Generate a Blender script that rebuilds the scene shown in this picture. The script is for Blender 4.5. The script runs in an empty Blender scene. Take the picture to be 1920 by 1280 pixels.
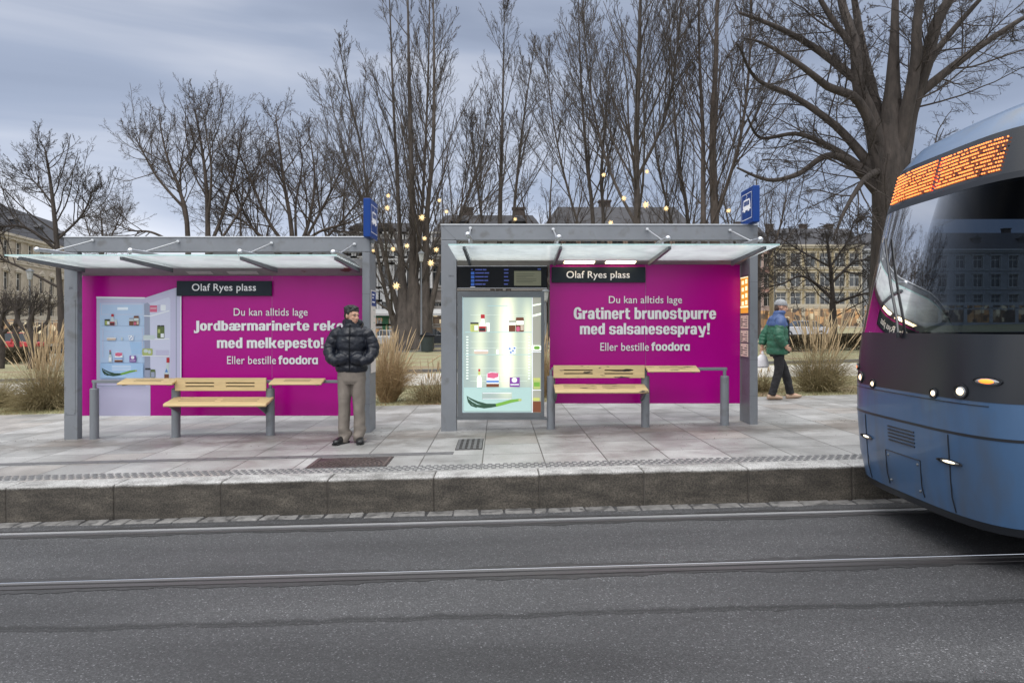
import bpy, bmesh, math, random
import numpy as np
from mathutils import Vector, Matrix
R = math.radians
random.seed(7)
scene = bpy.context.scene
col = scene.collection

# ------------------------------------------------------------------ camera, sky, sun, exposure
F, CX, CY, EYE = 1300.0, 960.0, 612.0, 1.52      # focal length and horizon of the photo, in its pixels
cam = bpy.data.cameras.new("camera")
cam.sensor_width = 36.0
cam.lens = 36.0 * F / 1920.0
cam.shift_y = -(640.0 - CY) / 1920.0
cam.clip_start, cam.clip_end = 0.05, 2000.0
camo = bpy.data.objects.new("camera", cam)
camo.location = (0, 0, EYE)
camo.rotation_euler = (R(90), 0, 0)
col.objects.link(camo)
scene.camera = camo
scene.view_settings.view_transform = 'Standard'
scene.view_settings.look = 'None'
scene.view_settings.exposure = 0.40
scene.view_settings.gamma = 1.0
scene.render.engine = 'CYCLES'
scene.cycles.max_bounces = 8
scene.cycles.transparent_max_bounces = 24
scene.cycles.use_denoising = True
scene.cycles.sample_clamp_indirect = 4.0

SUN_ELEV, SUN_ROT = R(56), R(200)
world = bpy.data.worlds.new("World")
scene.world = world
world.use_nodes = True
nt = world.node_tree
nt.nodes.clear()
def N(tree, typ, **kw):
    n = tree.nodes.new(typ)
    for k, v in kw.items():
        setattr(n, k, v)
    return n
def ramp(tree, stops, interp='LINEAR'):
    n = tree.nodes.new('ShaderNodeValToRGB')
    n.color_ramp.interpolation = interp
    e = n.color_ramp.elements
    while len(e) < len(stops):
        e.new(0.5)
    for el, (p, c) in zip(e, stops):
        el.position = p
        el.color = (*c, 1) if len(c) == 3 else c
    return n
def L(tree, a, b):
    tree.links.new(a, b)
out = N(nt, 'ShaderNodeOutputWorld')
bg = N(nt, 'ShaderNodeBackground')
bg.inputs['Strength'].default_value = 0.1
sky = N(nt, 'ShaderNodeTexSky', sky_type='NISHITA', sun_disc=False, sun_elevation=SUN_ELEV, sun_rotation=SUN_ROT)
tc = N(nt, 'ShaderNodeTexCoord')
sep = N(nt, 'ShaderNodeSeparateXYZ')
L(nt, tc.outputs['Generated'], sep.inputs[0])
elev = ramp(nt, [(0.0, (0.62, 0.67, 0.78)), (0.10, (0.50, 0.55, 0.67)), (0.26, (0.385, 0.43, 0.535)), (0.48, (0.37, 0.405, 0.495)), (1.0, (0.5, 0.53, 0.6))])
L(nt, sep.outputs['Z'], elev.inputs[0])
mp = N(nt, 'ShaderNodeMapping')
mp.inputs['Scale'].default_value = (1.0, 1.0, 5.0)
mp.inputs['Rotation'].default_value = (0, R(9), 0)
mp.inputs['Location'].default_value = (0.35, 0.2, 0.1)
L(nt, tc.outputs['Generated'], mp.inputs[0])
cn = N(nt, 'ShaderNodeTexNoise')
cn.inputs['Scale'].default_value = 1.5
cn.inputs['Detail'].default_value = 5.0
cn.inputs['Roughness'].default_value = 0.45
cn.inputs['Distortion'].default_value = 0.5
L(nt, mp.outputs[0], cn.inputs['Vector'])
cr = ramp(nt, [(0.32, (0.62, 0.66, 0.72)), (0.45, (0.80, 0.835, 0.88)), (0.54, (1.06, 1.05, 1.03)), (0.66, (1.38, 1.31, 1.20))])
L(nt, cn.outputs['Fac'], cr.inputs[0])
mul = N(nt, 'ShaderNodeMixRGB', blend_type='MULTIPLY')
mul.inputs[0].default_value = 1.0
L(nt, elev.outputs[0], mul.inputs[1]); L(nt, cr.outputs[0], mul.inputs[2])
# sky out of view overhead and behind the camera, boosted to light the ground
bz = N(nt, 'ShaderNodeMapRange', interpolation_type='SMOOTHSTEP')
for i, v in enumerate((0.45, 0.9, 1.0, 4.1)):
    bz.inputs[1 + i].default_value = v
L(nt, sep.outputs['Z'], bz.inputs[0])
by = N(nt, 'ShaderNodeMapRange', interpolation_type='SMOOTHSTEP')
for i, v in enumerate((0.25, -0.75, 1.0, 2.1)):
    by.inputs[1 + i].default_value = v
L(nt, sep.outputs['Y'], by.inputs[0])
mx = N(nt, 'ShaderNodeMath', operation='MAXIMUM')
L(nt, bz.outputs[0], mx.inputs[0]); L(nt, by.outputs[0], mx.inputs[1])
m10 = N(nt, 'ShaderNodeMath', operation='MULTIPLY')
m10.inputs[1].default_value = 10.0
L(nt, mx.outputs[0], m10.inputs[0])
sc_ = N(nt, 'ShaderNodeVectorMath', operation='SCALE')
neu = N(nt, 'ShaderNodeMapRange'); neu.inputs[1].default_value = 1.0; neu.inputs[2].default_value = 2.4
L(nt, mx.outputs[0], neu.inputs[0])
nmx = N(nt, 'ShaderNodeMixRGB'); nmx.inputs[2].default_value = (0.455, 0.462, 0.470, 1)
L(nt, neu.outputs[0], nmx.inputs[0]); L(nt, mul.outputs[0], nmx.inputs[1])
L(nt, nmx.outputs[0], sc_.inputs[0]); L(nt, m10.outputs[0], sc_.inputs['Scale'])
mix = N(nt, 'ShaderNodeMixRGB')
mix.inputs[0].default_value = 0.94
L(nt, sky.outputs[0], mix.inputs[1]); L(nt, sc_.outputs[0], mix.inputs[2])
L(nt, mix.outputs[0], bg.inputs[0]); L(nt, bg.outputs[0], out.inputs[0])

sun = bpy.data.lights.new("sun", 'SUN')
sun.energy = 1.3
sun.angle = R(40)
sun.color = (1.0, 0.96, 0.92)
suno = bpy.data.objects.new("sun", sun)
sd = Vector((math.sin(SUN_ROT) * math.cos(SUN_ELEV), math.cos(SUN_ROT) * math.cos(SUN_ELEV), math.sin(SUN_ELEV)))
suno.rotation_euler = sd.to_track_quat('Z', 'Y').to_euler()
suno.location = sd * 50
col.objects.link(suno)

# ------------------------------------------------------------------ helpers
YAW, SLOPE = 0.0185, 0.022                        # the street runs slightly uphill to the right
def W(px, py, D):
    return Vector(((px - CX) / F * D, D, EYE + (CY - py) / F * D))
def WX(px, D): return (px - CX) / F * D
def WZ(py, D): return EYE + (CY - py) / F * D
def G(x): return SLOPE * x
STREET = (0, -SLOPE, YAW)
SM = Matrix.Rotation(YAW, 4, 'Z') @ Matrix.Rotation(-SLOPE, 4, 'Y')
def S(u, v, h=0.0): return SM @ Vector((u, v, h))

def mat(name, color, rough=0.6, metal=0.0, var=0.0, vscale=8.0, bump=0.0, bscale=40.0, color2=None, c2lo=0.5, c2hi=0.62, c2scale=3.0,
        spec=0.5, emit=None, estr=1.0, alpha=1.0, trans=0.0, coat=0.0, bdist=0.01, detail=5.0, stretch=(1, 1, 1)):
    m = bpy.data.materials.new(name)
    m.use_nodes = True
    t = m.node_tree
    b = t.nodes['Principled BSDF']
    b.inputs['Base Color'].default_value = (*color, 1)
    b.inputs['Roughness'].default_value = rough
    b.inputs['Metallic'].default_value = metal
    b.inputs['Specular IOR Level'].default_value = spec
    b.inputs['Alpha'].default_value = alpha
    b.inputs['Transmission Weight'].default_value = trans
    b.inputs['Coat Weight'].default_value = coat
    co = N(t, 'ShaderNodeTexCoord')
    mpn = N(t, 'ShaderNodeMapping'); mpn.inputs['Scale'].default_value = stretch
    L(t, co.outputs['Object'], mpn.inputs[0])
    last = None
    if var > 0:
        n = N(t, 'ShaderNodeTexNoise'); n.inputs['Scale'].default_value = vscale; n.inputs['Detail'].default_value = detail
        n.inputs['Roughness'].default_value = 0.6
        L(t, mpn.outputs[0], n.inputs['Vector'])
        r = ramp(t, [(0.28, tuple(c * (1 - var) for c in color)), (0.72, tuple(min(1, c * (1 + var)) for c in color))])
        L(t, n.outputs['Fac'], r.inputs[0]); last = r.outputs[0]
    if color2:
        n = N(t, 'ShaderNodeTexNoise'); n.inputs['Scale'].default_value = c2scale; n.inputs['Detail'].default_value = 6
        L(t, mpn.outputs[0], n.inputs['Vector'])
        r = ramp(t, [(c2lo, (0, 0, 0)), (c2hi, (1, 1, 1))]); L(t, n.outputs['Fac'], r.inputs[0])
        x = N(t, 'ShaderNodeMixRGB'); L(t, r.outputs[0], x.inputs[0])
        if last: L(t, last, x.inputs[1])
        else: x.inputs[1].default_value = (*color, 1)
        x.inputs[2].default_value = (*color2, 1); last = x.outputs[0]
    if last: L(t, last, b.inputs['Base Color'])
    if bump > 0:
        n = N(t, 'ShaderNodeTexNoise'); n.inputs['Scale'].default_value = bscale; n.inputs['Detail'].default_value = 4
        L(t, mpn.outputs[0], n.inputs['Vector'])
        bp = N(t, 'ShaderNodeBump'); bp.inputs['Strength'].default_value = bump; bp.inputs['Distance'].default_value = bdist
        L(t, n.outputs['Fac'], bp.inputs['Height']); L(t, bp.outputs[0], b.inputs['Normal'])
    if emit:
        b.inputs['Emission Color'].default_value = (*emit, 1); b.inputs['Emission Strength'].default_value = estr
    return m

def srgb(r, g, b):
    f = lambda c: (c / 255 / 12.92) if c / 255 <= 0.04045 else ((c / 255 + 0.055) / 1.055) ** 2.4
    return (f(r), f(g), f(b))

class MB:
    def __init__(s): s.v, s.f, s.m = [], [], []
    def add(s, vs, fs, mi=0):
        o = len(s.v); s.v += [tuple(p) for p in vs]
        for f in fs:
            s.f.append([i + o for i in f]); s.m.append(mi)
        return s
    def box(s, x0, x1, y0, y1, z0, z1, mi=0):
        if x0 > x1: x0, x1 = x1, x0
        if y0 > y1: y0, y1 = y1, y0
        if z0 > z1: z0, z1 = z1, z0
        return s.add([(x0,y0,z0),(x1,y0,z0),(x1,y1,z0),(x0,y1,z0),(x0,y0,z1),(x1,y0,z1),(x1,y1,z1),(x0,y1,z1)],
                     [(0,3,2,1),(4,5,6,7),(0,1,5,4),(1,2,6,5),(2,3,7,6),(3,0,4,7)], mi)
    def hexa(s, p, mi=0):          # 8 corners, same order as box
        return s.add(p, [(0,3,2,1),(4,5,6,7),(0,1,5,4),(1,2,6,5),(2,3,7,6),(3,0,4,7)], mi)
    def prism(s, poly, d, mi=0):   # a flat polygon pushed along d
        n = len(poly); d = Vector(d)
        a = [Vector(p) for p in poly]; b = [p + d for p in a]
        nrm = Vector((0, 0, 0))
        for i in range(n): nrm += a[i].cross(a[(i + 1) % n])
        if nrm.dot(d) > 0: a.reverse(); b.reverse()
        s.add(a + b, [tuple(range(n)), tuple(range(2 * n - 1, n - 1, -1))] + [(i, i + n, (i + 1) % n + n, (i + 1) % n)[::-1][::-1] for i in range(n)], mi)
        return s
    def tube(s, pts, r, n=8, mi=0, cap=True, flat=1.0):
        pts = [Vector(p) for p in pts]; k = len(pts)
        rs = r if isinstance(r, (list, tuple)) else [r] * k
        vs, fs = [], []
        up = None
        for i in range(k):
            t = (pts[min(i + 1, k - 1)] - pts[max(i - 1, 0)]).normalized()
            if up is None: up = Vector((0, 0, 1)) if abs(t.z) < 0.9 else Vector((1, 0, 0))
            a = t.cross(up).normalized(); b = a.cross(t).normalized(); up = b
            for j in range(n):
                an = 2 * math.pi * j / n
                vs.append(pts[i] + a * math.cos(an) * rs[i] + b * math.sin(an) * rs[i] * flat)
        for i in range(k - 1):
            for j in range(n):
                fs.append((i*n+j, i*n+(j+1)%n, (i+1)*n+(j+1)%n, (i+1)*n+j))
        if cap:
            fs.append(tuple(range(n - 1, -1, -1))); fs.append(tuple((k-1)*n + j for j in range(n)))
        return s.add(vs, fs, mi)
    def loft(s, rings, n=20, mi=0):  # rings: (centre, a-vector, b-vector) ellipses, capped
        vs, fs = [], []
        for c, a, b in rings:
            c, a, b = Vector(c), Vector(a), Vector(b)
            for j in range(n):
                an = 2 * math.pi * j / n
                vs.append(c + a * math.cos(an) + b * math.sin(an))
        k = len(rings)
        for i in range(k - 1):
            for j in range(n):
                fs.append((i*n+j, i*n+(j+1)%n, (i+1)*n+(j+1)%n, (i+1)*n+j))
        fs.append(tuple(range(n - 1, -1, -1))); fs.append(tuple((k-1)*n + j for j in range(n)))
        return s.add(vs, fs, mi)
    def ell(s, c, r, n=14, k=9, mi=0, rot=None):
        vs, fs = [], []
        for i in range(1, k):
            th = math.pi * i / k
            for j in range(n):
                an = 2 * math.pi * j / n
                p = Vector((r[0]*math.sin(th)*math.cos(an), r[1]*math.sin(th)*math.sin(an), -r[2]*math.cos(th)))
                vs.append(p)
        vs += [Vector((0,0,-r[2])), Vector((0,0,r[2]))]
        if rot: vs = [rot @ p for p in vs]
        vs = [p + Vector(c) for p in vs]
        for i in range(k - 2):
            for j in range(n):
                fs.append((i*n+j, i*n+(j+1)%n, (i+1)*n+(j+1)%n, (i+1)*n+j))
        b, t = (k-1)*n, (k-1)*n+1
        for j in range(n):
            fs.append((b, (j+1)%n, j)); fs.append((t, (k-2)*n+j, (k-2)*n+(j+1)%n))
        return s.add(vs, fs, mi)
    def xf(s, M):
        s.v = [tuple(M @ Vector(p)) for p in s.v]; return s
    def build(s, name, mats, parent=None, origin=(0,0,0), smooth=False, bevel=0.0, sub=0, remesh=0.0, seg=2, disp=None):
        me = bpy.data.meshes.new(name)
        ox, oy, oz = origin
        me.from_pydata([(a-ox, b-oy, c-oz) for a, b, c in s.v], [], s.f)
        mats = mats if isinstance(mats, (list, tuple)) else [mats]
        for m in mats: me.materials.append(m)
        if len(mats) > 1: me.polygons.foreach_set('material_index', s.m)
        if smooth and not remesh:
            me.polygons.foreach_set('use_smooth', [True] * len(me.polygons))
            me.set_sharp_from_angle(angle=R(38))
        me.update()
        o = bpy.data.objects.new(name, me); col.objects.link(o)
        if parent is not None: o.parent = parent
        if remesh:
            md = o.modifiers.new('r', 'REMESH'); md.mode = 'VOXEL'; md.voxel_size = remesh; md.use_smooth_shade = True
            sm = o.modifiers.new('s', 'SMOOTH'); sm.iterations = 4; sm.factor = 0.5
        if bevel:
            md = o.modifiers.new('b', 'BEVEL'); md.width = bevel; md.segments = seg; md.limit_method = 'ANGLE'; md.angle_limit = R(40)
            md.harden_normals = False
        if disp:
            tx = bpy.data.textures.new('folds', 'CLOUDS'); tx.noise_scale = disp[1]; tx.noise_depth = 2
            md = o.modifiers.new('d', 'DISPLACE'); md.texture = tx; md.strength = disp[0]; md.mid_level = 0.5; md.texture_coords = 'LOCAL'
        if sub:
            md = o.modifiers.new('u', 'SUBSURF'); md.levels = sub; md.render_levels = sub
        return o

def npmesh(name, V, Fq, mats, parent=None, smooth=True):
    me = bpy.data.meshes.new(name)
    k = Fq.shape[1]
    me.vertices.add(len(V)); me.vertices.foreach_set('co', np.ascontiguousarray(V, dtype=np.float32).ravel())
    me.loops.add(Fq.size); me.loops.foreach_set('vertex_index', np.ascontiguousarray(Fq, dtype=np.int32).ravel())
    me.polygons.add(len(Fq)); me.polygons.foreach_set('loop_start', np.arange(0, Fq.size, k, dtype=np.int32))
    if smooth: me.polygons.foreach_set('use_smooth', np.ones(len(Fq), dtype=bool))
    me.update(calc_edges=True)
    for m in (mats if isinstance(mats, (list, tuple)) else [mats]): me.materials.append(m)
    o = bpy.data.objects.new(name, me); col.objects.link(o)
    if parent is not None: o.parent = parent
    return o

def tag(o, label=None, cat=None, group=None, kind=None):
    if label: o['label'] = label
    if cat: o['category'] = cat
    if group: o['group'] = group
    if kind: o['kind'] = kind
    return o
def thing(name, label, cat, loc=(0,0,0), group=None, rz=0.0):
    o = bpy.data.objects.new(name, None); col.objects.link(o)
    o.location = loc; o.rotation_euler = (0, 0, rz); o.empty_display_size = 0.2
    return tag(o, label, cat, group)
kids_of = {}
def dup(o, parent=None, loc=None, label=None):
    c = o.copy(); col.objects.link(c)
    if parent is not None: c.parent = parent
    if loc is not None: c.location = loc
    if label: c['label'] = label
    for k in [k for k in o.children]:
        dup(k, c)
    return c

def text(body, x0, x1, y0, y1, D, material, parent, origin, name='lettering', bold=0.0, boldy=0.0, space=1.0, along=None, xh=None):
    """flat lettering on a plane facing the camera, fitted to the photo rectangle x0..x1, y0..y1 at depth D"""
    c = bpy.data.curves.new('lettering', 'FONT'); c.body = body; c.size = 1.0; c.space_character = space; c.resolution_u = 4
    o = bpy.data.objects.new('lettering', c); col.objects.link(o)
    bpy.context.view_layer.update()
    me0 = bpy.data.meshes.new_from_object(o.evaluated_get(bpy.context.evaluated_depsgraph_get()))
    vs = [v.co.copy() for v in me0.vertices]; fs = [tuple(p.vertices) for p in me0.polygons]
    col.objects.unlink(o); bpy.data.objects.remove(o); bpy.data.curves.remove(c); bpy.data.meshes.remove(me0)
    if xh:            # a taller lower case, as in heavy grotesques
        X0_, C0_ = 0.46, 0.70
        fy = lambda y: y*xh/X0_ if 0 < y <= X0_ else (xh + (y-X0_)*(C0_-xh)/(C0_-X0_) if y > X0_ else y)
        for v in vs: v.y = fy(v.y)
    mb = MB(); k = 0
    offs = [(0, 0)] if not bold else [(i * bold, j * boldy) for i in (-1, -.5, 0, .5, 1) for j in (-1, 0, 1)]
    allv = []
    for dx, dy in offs:
        allv.append([(v.x + dx, v.y + dy, k) for v in vs]); k += 1
    xs = [p[0] for a in allv for p in a]; ys = [p[1] for a in allv for p in a]
    ax, bx, ay, by_ = min(xs), max(xs), min(ys), max(ys)
    for a in allv:
        w = []
        for x, y, kk in a:
            px = x0 + (x - ax) / (bx - ax) * (x1 - x0); py = y1 + (y - ay) / (by_ - ay) * (y0 - y1)
            p = W(px, py, D); p.y -= 0.0002 * kk
            w.append(p if along is None else along(p))
        mb.add(w, fs)
    return mb.build(name, material, parent, origin)

def gridplate(xs, zs, y0, y1, filled, mi=0, mb=None):
    """a plate in the x-z plane with rectangular openings, as one closed surface"""
    mb = mb or MB(); vid, V, Fs = {}, [], []
    def vv(i, j, k):
        if (i, j, k) not in vid: vid[(i, j, k)] = len(V); V.append((xs[i], (y0, y1)[k], zs[j]))
        return vid[(i, j, k)]
    nx, nz = len(xs) - 1, len(zs) - 1
    ok = lambda i, j: 0 <= i < nx and 0 <= j < nz and filled(i, j)
    for i in range(nx):
        for j in range(nz):
            if not ok(i, j): continue
            Fs.append((vv(i,j,0), vv(i+1,j,0), vv(i+1,j+1,0), vv(i,j+1,0))); Fs.append((vv(i,j,1), vv(i,j+1,1), vv(i+1,j+1,1), vv(i+1,j,1)))
            if not ok(i-1, j): Fs.append((vv(i,j,0), vv(i,j+1,0), vv(i,j+1,1), vv(i,j,1)))
            if not ok(i+1, j): Fs.append((vv(i+1,j,0), vv(i+1,j,1), vv(i+1,j+1,1), vv(i+1,j+1,0)))
            if not ok(i, j-1): Fs.append((vv(i,j,0), vv(i,j,1), vv(i+1,j,1), vv(i+1,j,0)))
            if not ok(i, j+1): Fs.append((vv(i,j+1,0), vv(i+1,j+1,0), vv(i+1,j+1,1), vv(i,j+1,1)))
    return mb.add(V, Fs, mi)

# ---- heavy display lettering, drawn from bars and rings on a fine grid
GS = 0.0125
def glyph(ch, S=.205, c=.105, X=.74, t=.155, rnd=False):
    W_ = 2*S + c; ow = W_ + (.02 if not rnd else 0)
    gx, gy_ = np.meshgrid(np.arange(-.1, 1.15, GS) + GS/2, np.arange(-.3, 1.1, GS) + GS/2)
    box = lambda a, b, d, e: (gx >= a) & (gx <= b) & (gy_ >= d) & (gy_ <= e)
    def el(cx, cy, rx, ry, p=2.5): return (np.abs((gx-cx)/rx)**p + np.abs((gy_-cy)/ry)**p) <= 1
    def ring(x0, x1, y0, y1, s=S, tt=t, p=2.5):
        cx, cy = (x0+x1)/2, (y0+y1)/2
        return el(cx, cy, (x1-x0)/2, (y1-y0)/2, p) & ~el(cx, cy, (x1-x0)/2-s, (y1-y0)/2-tt, p)
    def slant(xa, ya, xb, yb, w): 
        f = np.clip((gy_-ya)/(yb-ya), -9, 9); xc = xa+(xb-xa)*f
        return (np.abs(gx-xc) <= w/2) & (gy_ >= min(ya, yb)) & (gy_ <= max(ya, yb))
    arch = lambda x0: (ring(x0, x0+W_, X-.56, X+.012) & (gy_ > X-.28)) | box(x0+S+c, x0+W_, 0, X-.27) 
    st = lambda x, y0=0, y1=X: box(x, x+S, y0, y1)
    o = ring(0, ow, -.012, X+.012)
    if ch == 'o': return o, ow
    if ch == 'd': return o | st(ow-S, 0, 1.0), ow
    if ch == 'b': return o | st(0, 0, 1.0), ow
    if ch == 'p': return o | st(0, -.25, X), ow
    if ch == 'l': return st(0, 0, 1.0), S
    if ch == 'i': return st(0) | box(0, S, X+.07, X+.26), S
    if ch == 'n': return st(0) | arch(0), W_
    if ch == 'm': return st(0) | arch(0) | arch(S+c), W_+S+c
    if ch == 'u': return st(S+c) | (ring(0, W_, -.012, .56) & (gy_ < .28)) | box(0, S, .27, X), W_
    if ch == 'r': return st(0) | (el(S+.17, X-.21, .20, .222) & ~el(S+.19, X-.40, .19, .20) & box(S-.02, S+.17, X-.24, X+.01)), S+.175
    if ch == 't': return (st(.06, .10, .93) | box(0, .40, X-.14, X) | (ring(.06, .62, -.012, .5) & (gy_ < .24) & (gx < .40))), .40
    if ch == 'k': return st(0, 0, 1.0) | (slant(.30, .30, .50, X, .23) & (gx > S-.04)) | (slant(.52, 0, .25, .50, .24) & (gx > S-.04)), .64
    if ch == 'y': return slant(.36, -.25, .60, X, .205) | slant(.36, .06, .11, X, .215) | box(.10, .34, -.25, -.11), .70
    if ch == '!': return (box(.0, .23, .30, 1.0) & (np.abs(gx-.115) < .075+.06*(gy_-.3))) | box(.015, .215, 0, .19), .23
    if ch == 'e':
        bar = box(.06, ow-.06, .305, .415); cut = box(ow/2, ow, .21, .305)
        return (o & ~cut) | bar, ow
    if ch == 's':
        up = ring(0, ow, X/2-.075, X+.012, .20, .14) & ~box(ow/2, ow, X/2, X/2+.135); dn = ring(0, ow, -.012, X/2+.075, .20, .14) & ~box(0, ow/2, X/2-.135, X/2)
        up &= ~(box(ow/2, ow, 0, X/2)); dn &= ~(box(0, ow/2, X/2, 1)); return up | dn, ow
    if ch == 'a':
        if rnd: return o | st(ow-S, 0, X), ow
        top = ring(0, W_, X-.60, X+.012) & ((gy_ > X-.23) | (gx > S+c)) & (gy_ > X-.32)
        bowl = ring(-.01, W_-.06, -.012, .455, .19, .125) & (gx < S+c+.06)
        return top | box(S+c, W_, 0, X-.28) | bowl, W_
    if ch == 'æ':
        a_, w1 = glyph('a', S, c, X, t); e_, w2 = glyph('e', S, c, X, t); k = int(round((w1-S*.8)/GS)); r_ = a_.copy(); r_[:, k:] |= e_[:, :-k]; return r_, k*GS+w2
    if ch == 'G':
        g_ = ring(0, .62, -.012, 1.012, .215, .165); g_ &= ~box(.31, .62, .50, .68); return g_ | box(.33, .62, .40, .53) | box(.44, .62, 0, .50), .62
    if ch == 'J': return box(.18, .40, .0, 1.0) | (ring(-.14, .40, -.26, .34, .22, .17) & (gy_ < .04) & (gx > -.0)), .40
    if ch == 'f': return st(.07, 0, .80) | box(0, .42, X-.16, X) | (ring(.07, .60, .40, 1.012, S, .16) & (gy_ > .70) & (gx < .42)), .42
    return None, .24
def heavy_text(body, x0, x1, ybase, ycap, D, material, parent, origin, name='lettering', gap=.055, **kw):
    """whole line of heavy letters from x0 to x1, baseline and cap height given in photo pixels"""
    items, x = [], 0.0
    for ch in body:
        m, w = glyph(ch, **kw)
        if m is not None: items.append((x, m))
        x += w + gap
    tot = x - gap; s = (x1-x0)/tot; mb = MB()
    for xo, m in items:
        for j in range(m.shape[0]):
            row = np.concatenate(([0], m[j].astype(int), [0])); d = np.diff(row)
            for a, b in zip(np.where(d == 1)[0], np.where(d == -1)[0]):
                xa, xb = x0+(xo-.1+a*GS)*s, x0+(xo-.1+b*GS)*s; za, zb = -.3+j*GS, -.3+(j+1)*GS
                q = [W(px, ybase+(ycap-ybase)*z, D) for px, z in ((xa,za),(xb,za),(xb,zb),(xa,zb))]
                mb.add(q, [(0,1,2,3)])
    return mb.build(name, material, parent, origin)
# ------------------------------------------------------------------ materials
M = {}
M['steel'] = mat('grey painted steel', (0.185, 0.197, 0.215), 0.45, 0.1, var=0.10, vscale=2.5, bump=0.02, color2=(0.14, 0.143, 0.148), c2lo=0.56, c2hi=0.7, c2scale=5)
M['darksteel'] = mat('dark grey painted steel', (0.115, 0.125, 0.135), 0.4, 0.1, var=0.1, vscale=4)
M['bright'] = mat('brushed stainless steel', (0.62, 0.63, 0.64), 0.3, 0.9, var=0.08, vscale=12)
M['soffit'] = mat('grey soffit paint with peeled brown patches', (0.27, 0.27, 0.275), 0.55, color2=(0.13, 0.05, 0.03), c2lo=0.63, c2hi=0.65, c2scale=2.2, var=0.12)
M['magenta'] = mat('magenta print', (0.46, 0.001, 0.255), 0.24, var=0.05, vscale=1.2, spec=0.26, bump=.02, bscale=3)
M['lavender'] = mat('lavender white print', (0.52, 0.50, 0.67), 0.4, var=0.05, vscale=4)
M['white'] = mat('white vinyl', (0.86, 0.84, 0.86), 0.45)
M['slate'] = mat('slate sign face', (0.018, 0.025, 0.036), 0.5, var=0.1, spec=.2)
M['wood'] = mat('pale yellow wood board', (0.63, 0.46, 0.235), 0.5, var=0.10, vscale=6, stretch=(0.6, 6, 6), color2=(0.33, 0.21, 0.10), c2lo=0.66, c2hi=0.69, c2scale=7, bump=0.05)
M['wornwood'] = mat('worn yellow wood board with chipped paint', (0.60, 0.45, 0.235), 0.55, var=0.12, vscale=6, stretch=(0.5, 3, 3), color2=(0.06, 0.045, 0.04), c2lo=0.60, c2hi=0.625, c2scale=7, bump=0.08)
M['slot'] = mat('dark slot', (0.02, 0.018, 0.016), 0.8)
M['blue'] = mat('blue sign enamel', (0.003, 0.038, 0.20), 0.35, var=0.06, spec=.25)
M['black'] = mat('black plastic', (0.006, 0.007, 0.009), 0.45, spec=.15)
M['rubber'] = mat('rubber', (0.02, 0.02, 0.02), 0.8, bump=0.1)
M['chrome'] = mat('light alloy', (0.5, 0.5, 0.52), 0.35, 0.8)
M['lampoff'] = mat('unlit lamp diffuser', (0.52, 0.52, 0.53), 0.4, var=0.15, vscale=14)
M['lampon'] = mat('lit warm lamp', (0.9, 0.8, 0.6), 0.4, emit=(1.0, 0.82, 0.50), estr=5.0)
M['paper'] = mat('printed paper', (0.66, 0.60, 0.55), 0.6, var=0.05)
M['ink'] = mat('dark ink', (0.05, 0.05, 0.07), 0.6)
M['magenta seam'] = mat('panel joint', (0.36, 0.10, 0.27), 0.4)

def frosted():
    m = bpy.data.materials.new('frosted canopy glass'); m.use_nodes = True
    t = m.node_tree; b = t.nodes['Principled BSDF']
    b.inputs['Base Color'].default_value = (0.80, 0.90, 0.89, 1); b.inputs['Roughness'].default_value = 0.12
    tr = N(t, 'ShaderNodeBsdfTransparent'); tr.inputs[0].default_value = (0.86, 0.92, 0.92, 1)
    tl = N(t, 'ShaderNodeBsdfTranslucent'); tl.inputs[0].default_value = (0.90, 0.93, 0.93, 1)
    gl = N(t, 'ShaderNodeBsdfGlossy'); gl.inputs['Roughness'].default_value = 0.10
    m1 = N(t, 'ShaderNodeMixShader'); m2 = N(t, 'ShaderNodeMixShader')
    co = N(t, 'ShaderNodeTexCoord'); n = N(t, 'ShaderNodeTexNoise'); n.inputs['Scale'].default_value = 3.0; n.inputs['Detail'].default_value = 6
    L(t, co.outputs['Object'], n.inputs['Vector'])
    r = ramp(t, [(0.3, (0.40,)*3), (0.7, (0.60,)*3)]); L(t, n.outputs['Fac'], r.inputs[0]); L(t, r.outputs[0], m1.inputs[0])
    L(t, tr.outputs[0], m1.inputs[1]); L(t, tl.outputs[0], m1.inputs[2])
    fr = N(t, 'ShaderNodeFresnel'); fr.inputs[0].default_value = 1.5
    hf = N(t, 'ShaderNodeMath', operation='MULTIPLY'); hf.inputs[1].default_value = 0.55; L(t, fr.outputs[0], hf.inputs[0])
    L(t, hf.outputs[0], m2.inputs[0]); L(t, m1.outputs[0], m2.inputs[1]); L(t, gl.outputs[0], m2.inputs[2])
    L(t, m2.outputs[0], t.nodes['Material Output'].inputs[0])
    return m
M['frosted'] = frosted()
def clearglass(name, tint=(0.9, 0.95, 0.95), rough=0.02, ior=1.5):
    m = bpy.data.materials.new(name); m.use_nodes = True; t = m.node_tree
    tr = N(t, 'ShaderNodeBsdfTransparent'); tr.inputs[0].default_value = (*tint, 1)
    gl = N(t, 'ShaderNodeBsdfGlossy'); gl.inputs['Roughness'].default_value = rough
    fr = N(t, 'ShaderNodeFresnel'); fr.inputs[0].default_value = ior
    mxs = N(t, 'ShaderNodeMixShader'); L(t, fr.outputs[0], mxs.inputs[0]); L(t, tr.outputs[0], mxs.inputs[1]); L(t, gl.outputs[0], mxs.inputs[2])
    L(t, mxs.outputs[0], t.nodes['Material Output'].inputs[0])
    return m
M['tramglass'] = clearglass('tinted tram glass', (0.24, 0.28, 0.33), 0.02, 1.14)
M['carglass'] = mat('dark car glass', (0.02, 0.025, 0.03), 0.06, spec=0.8)

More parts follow.
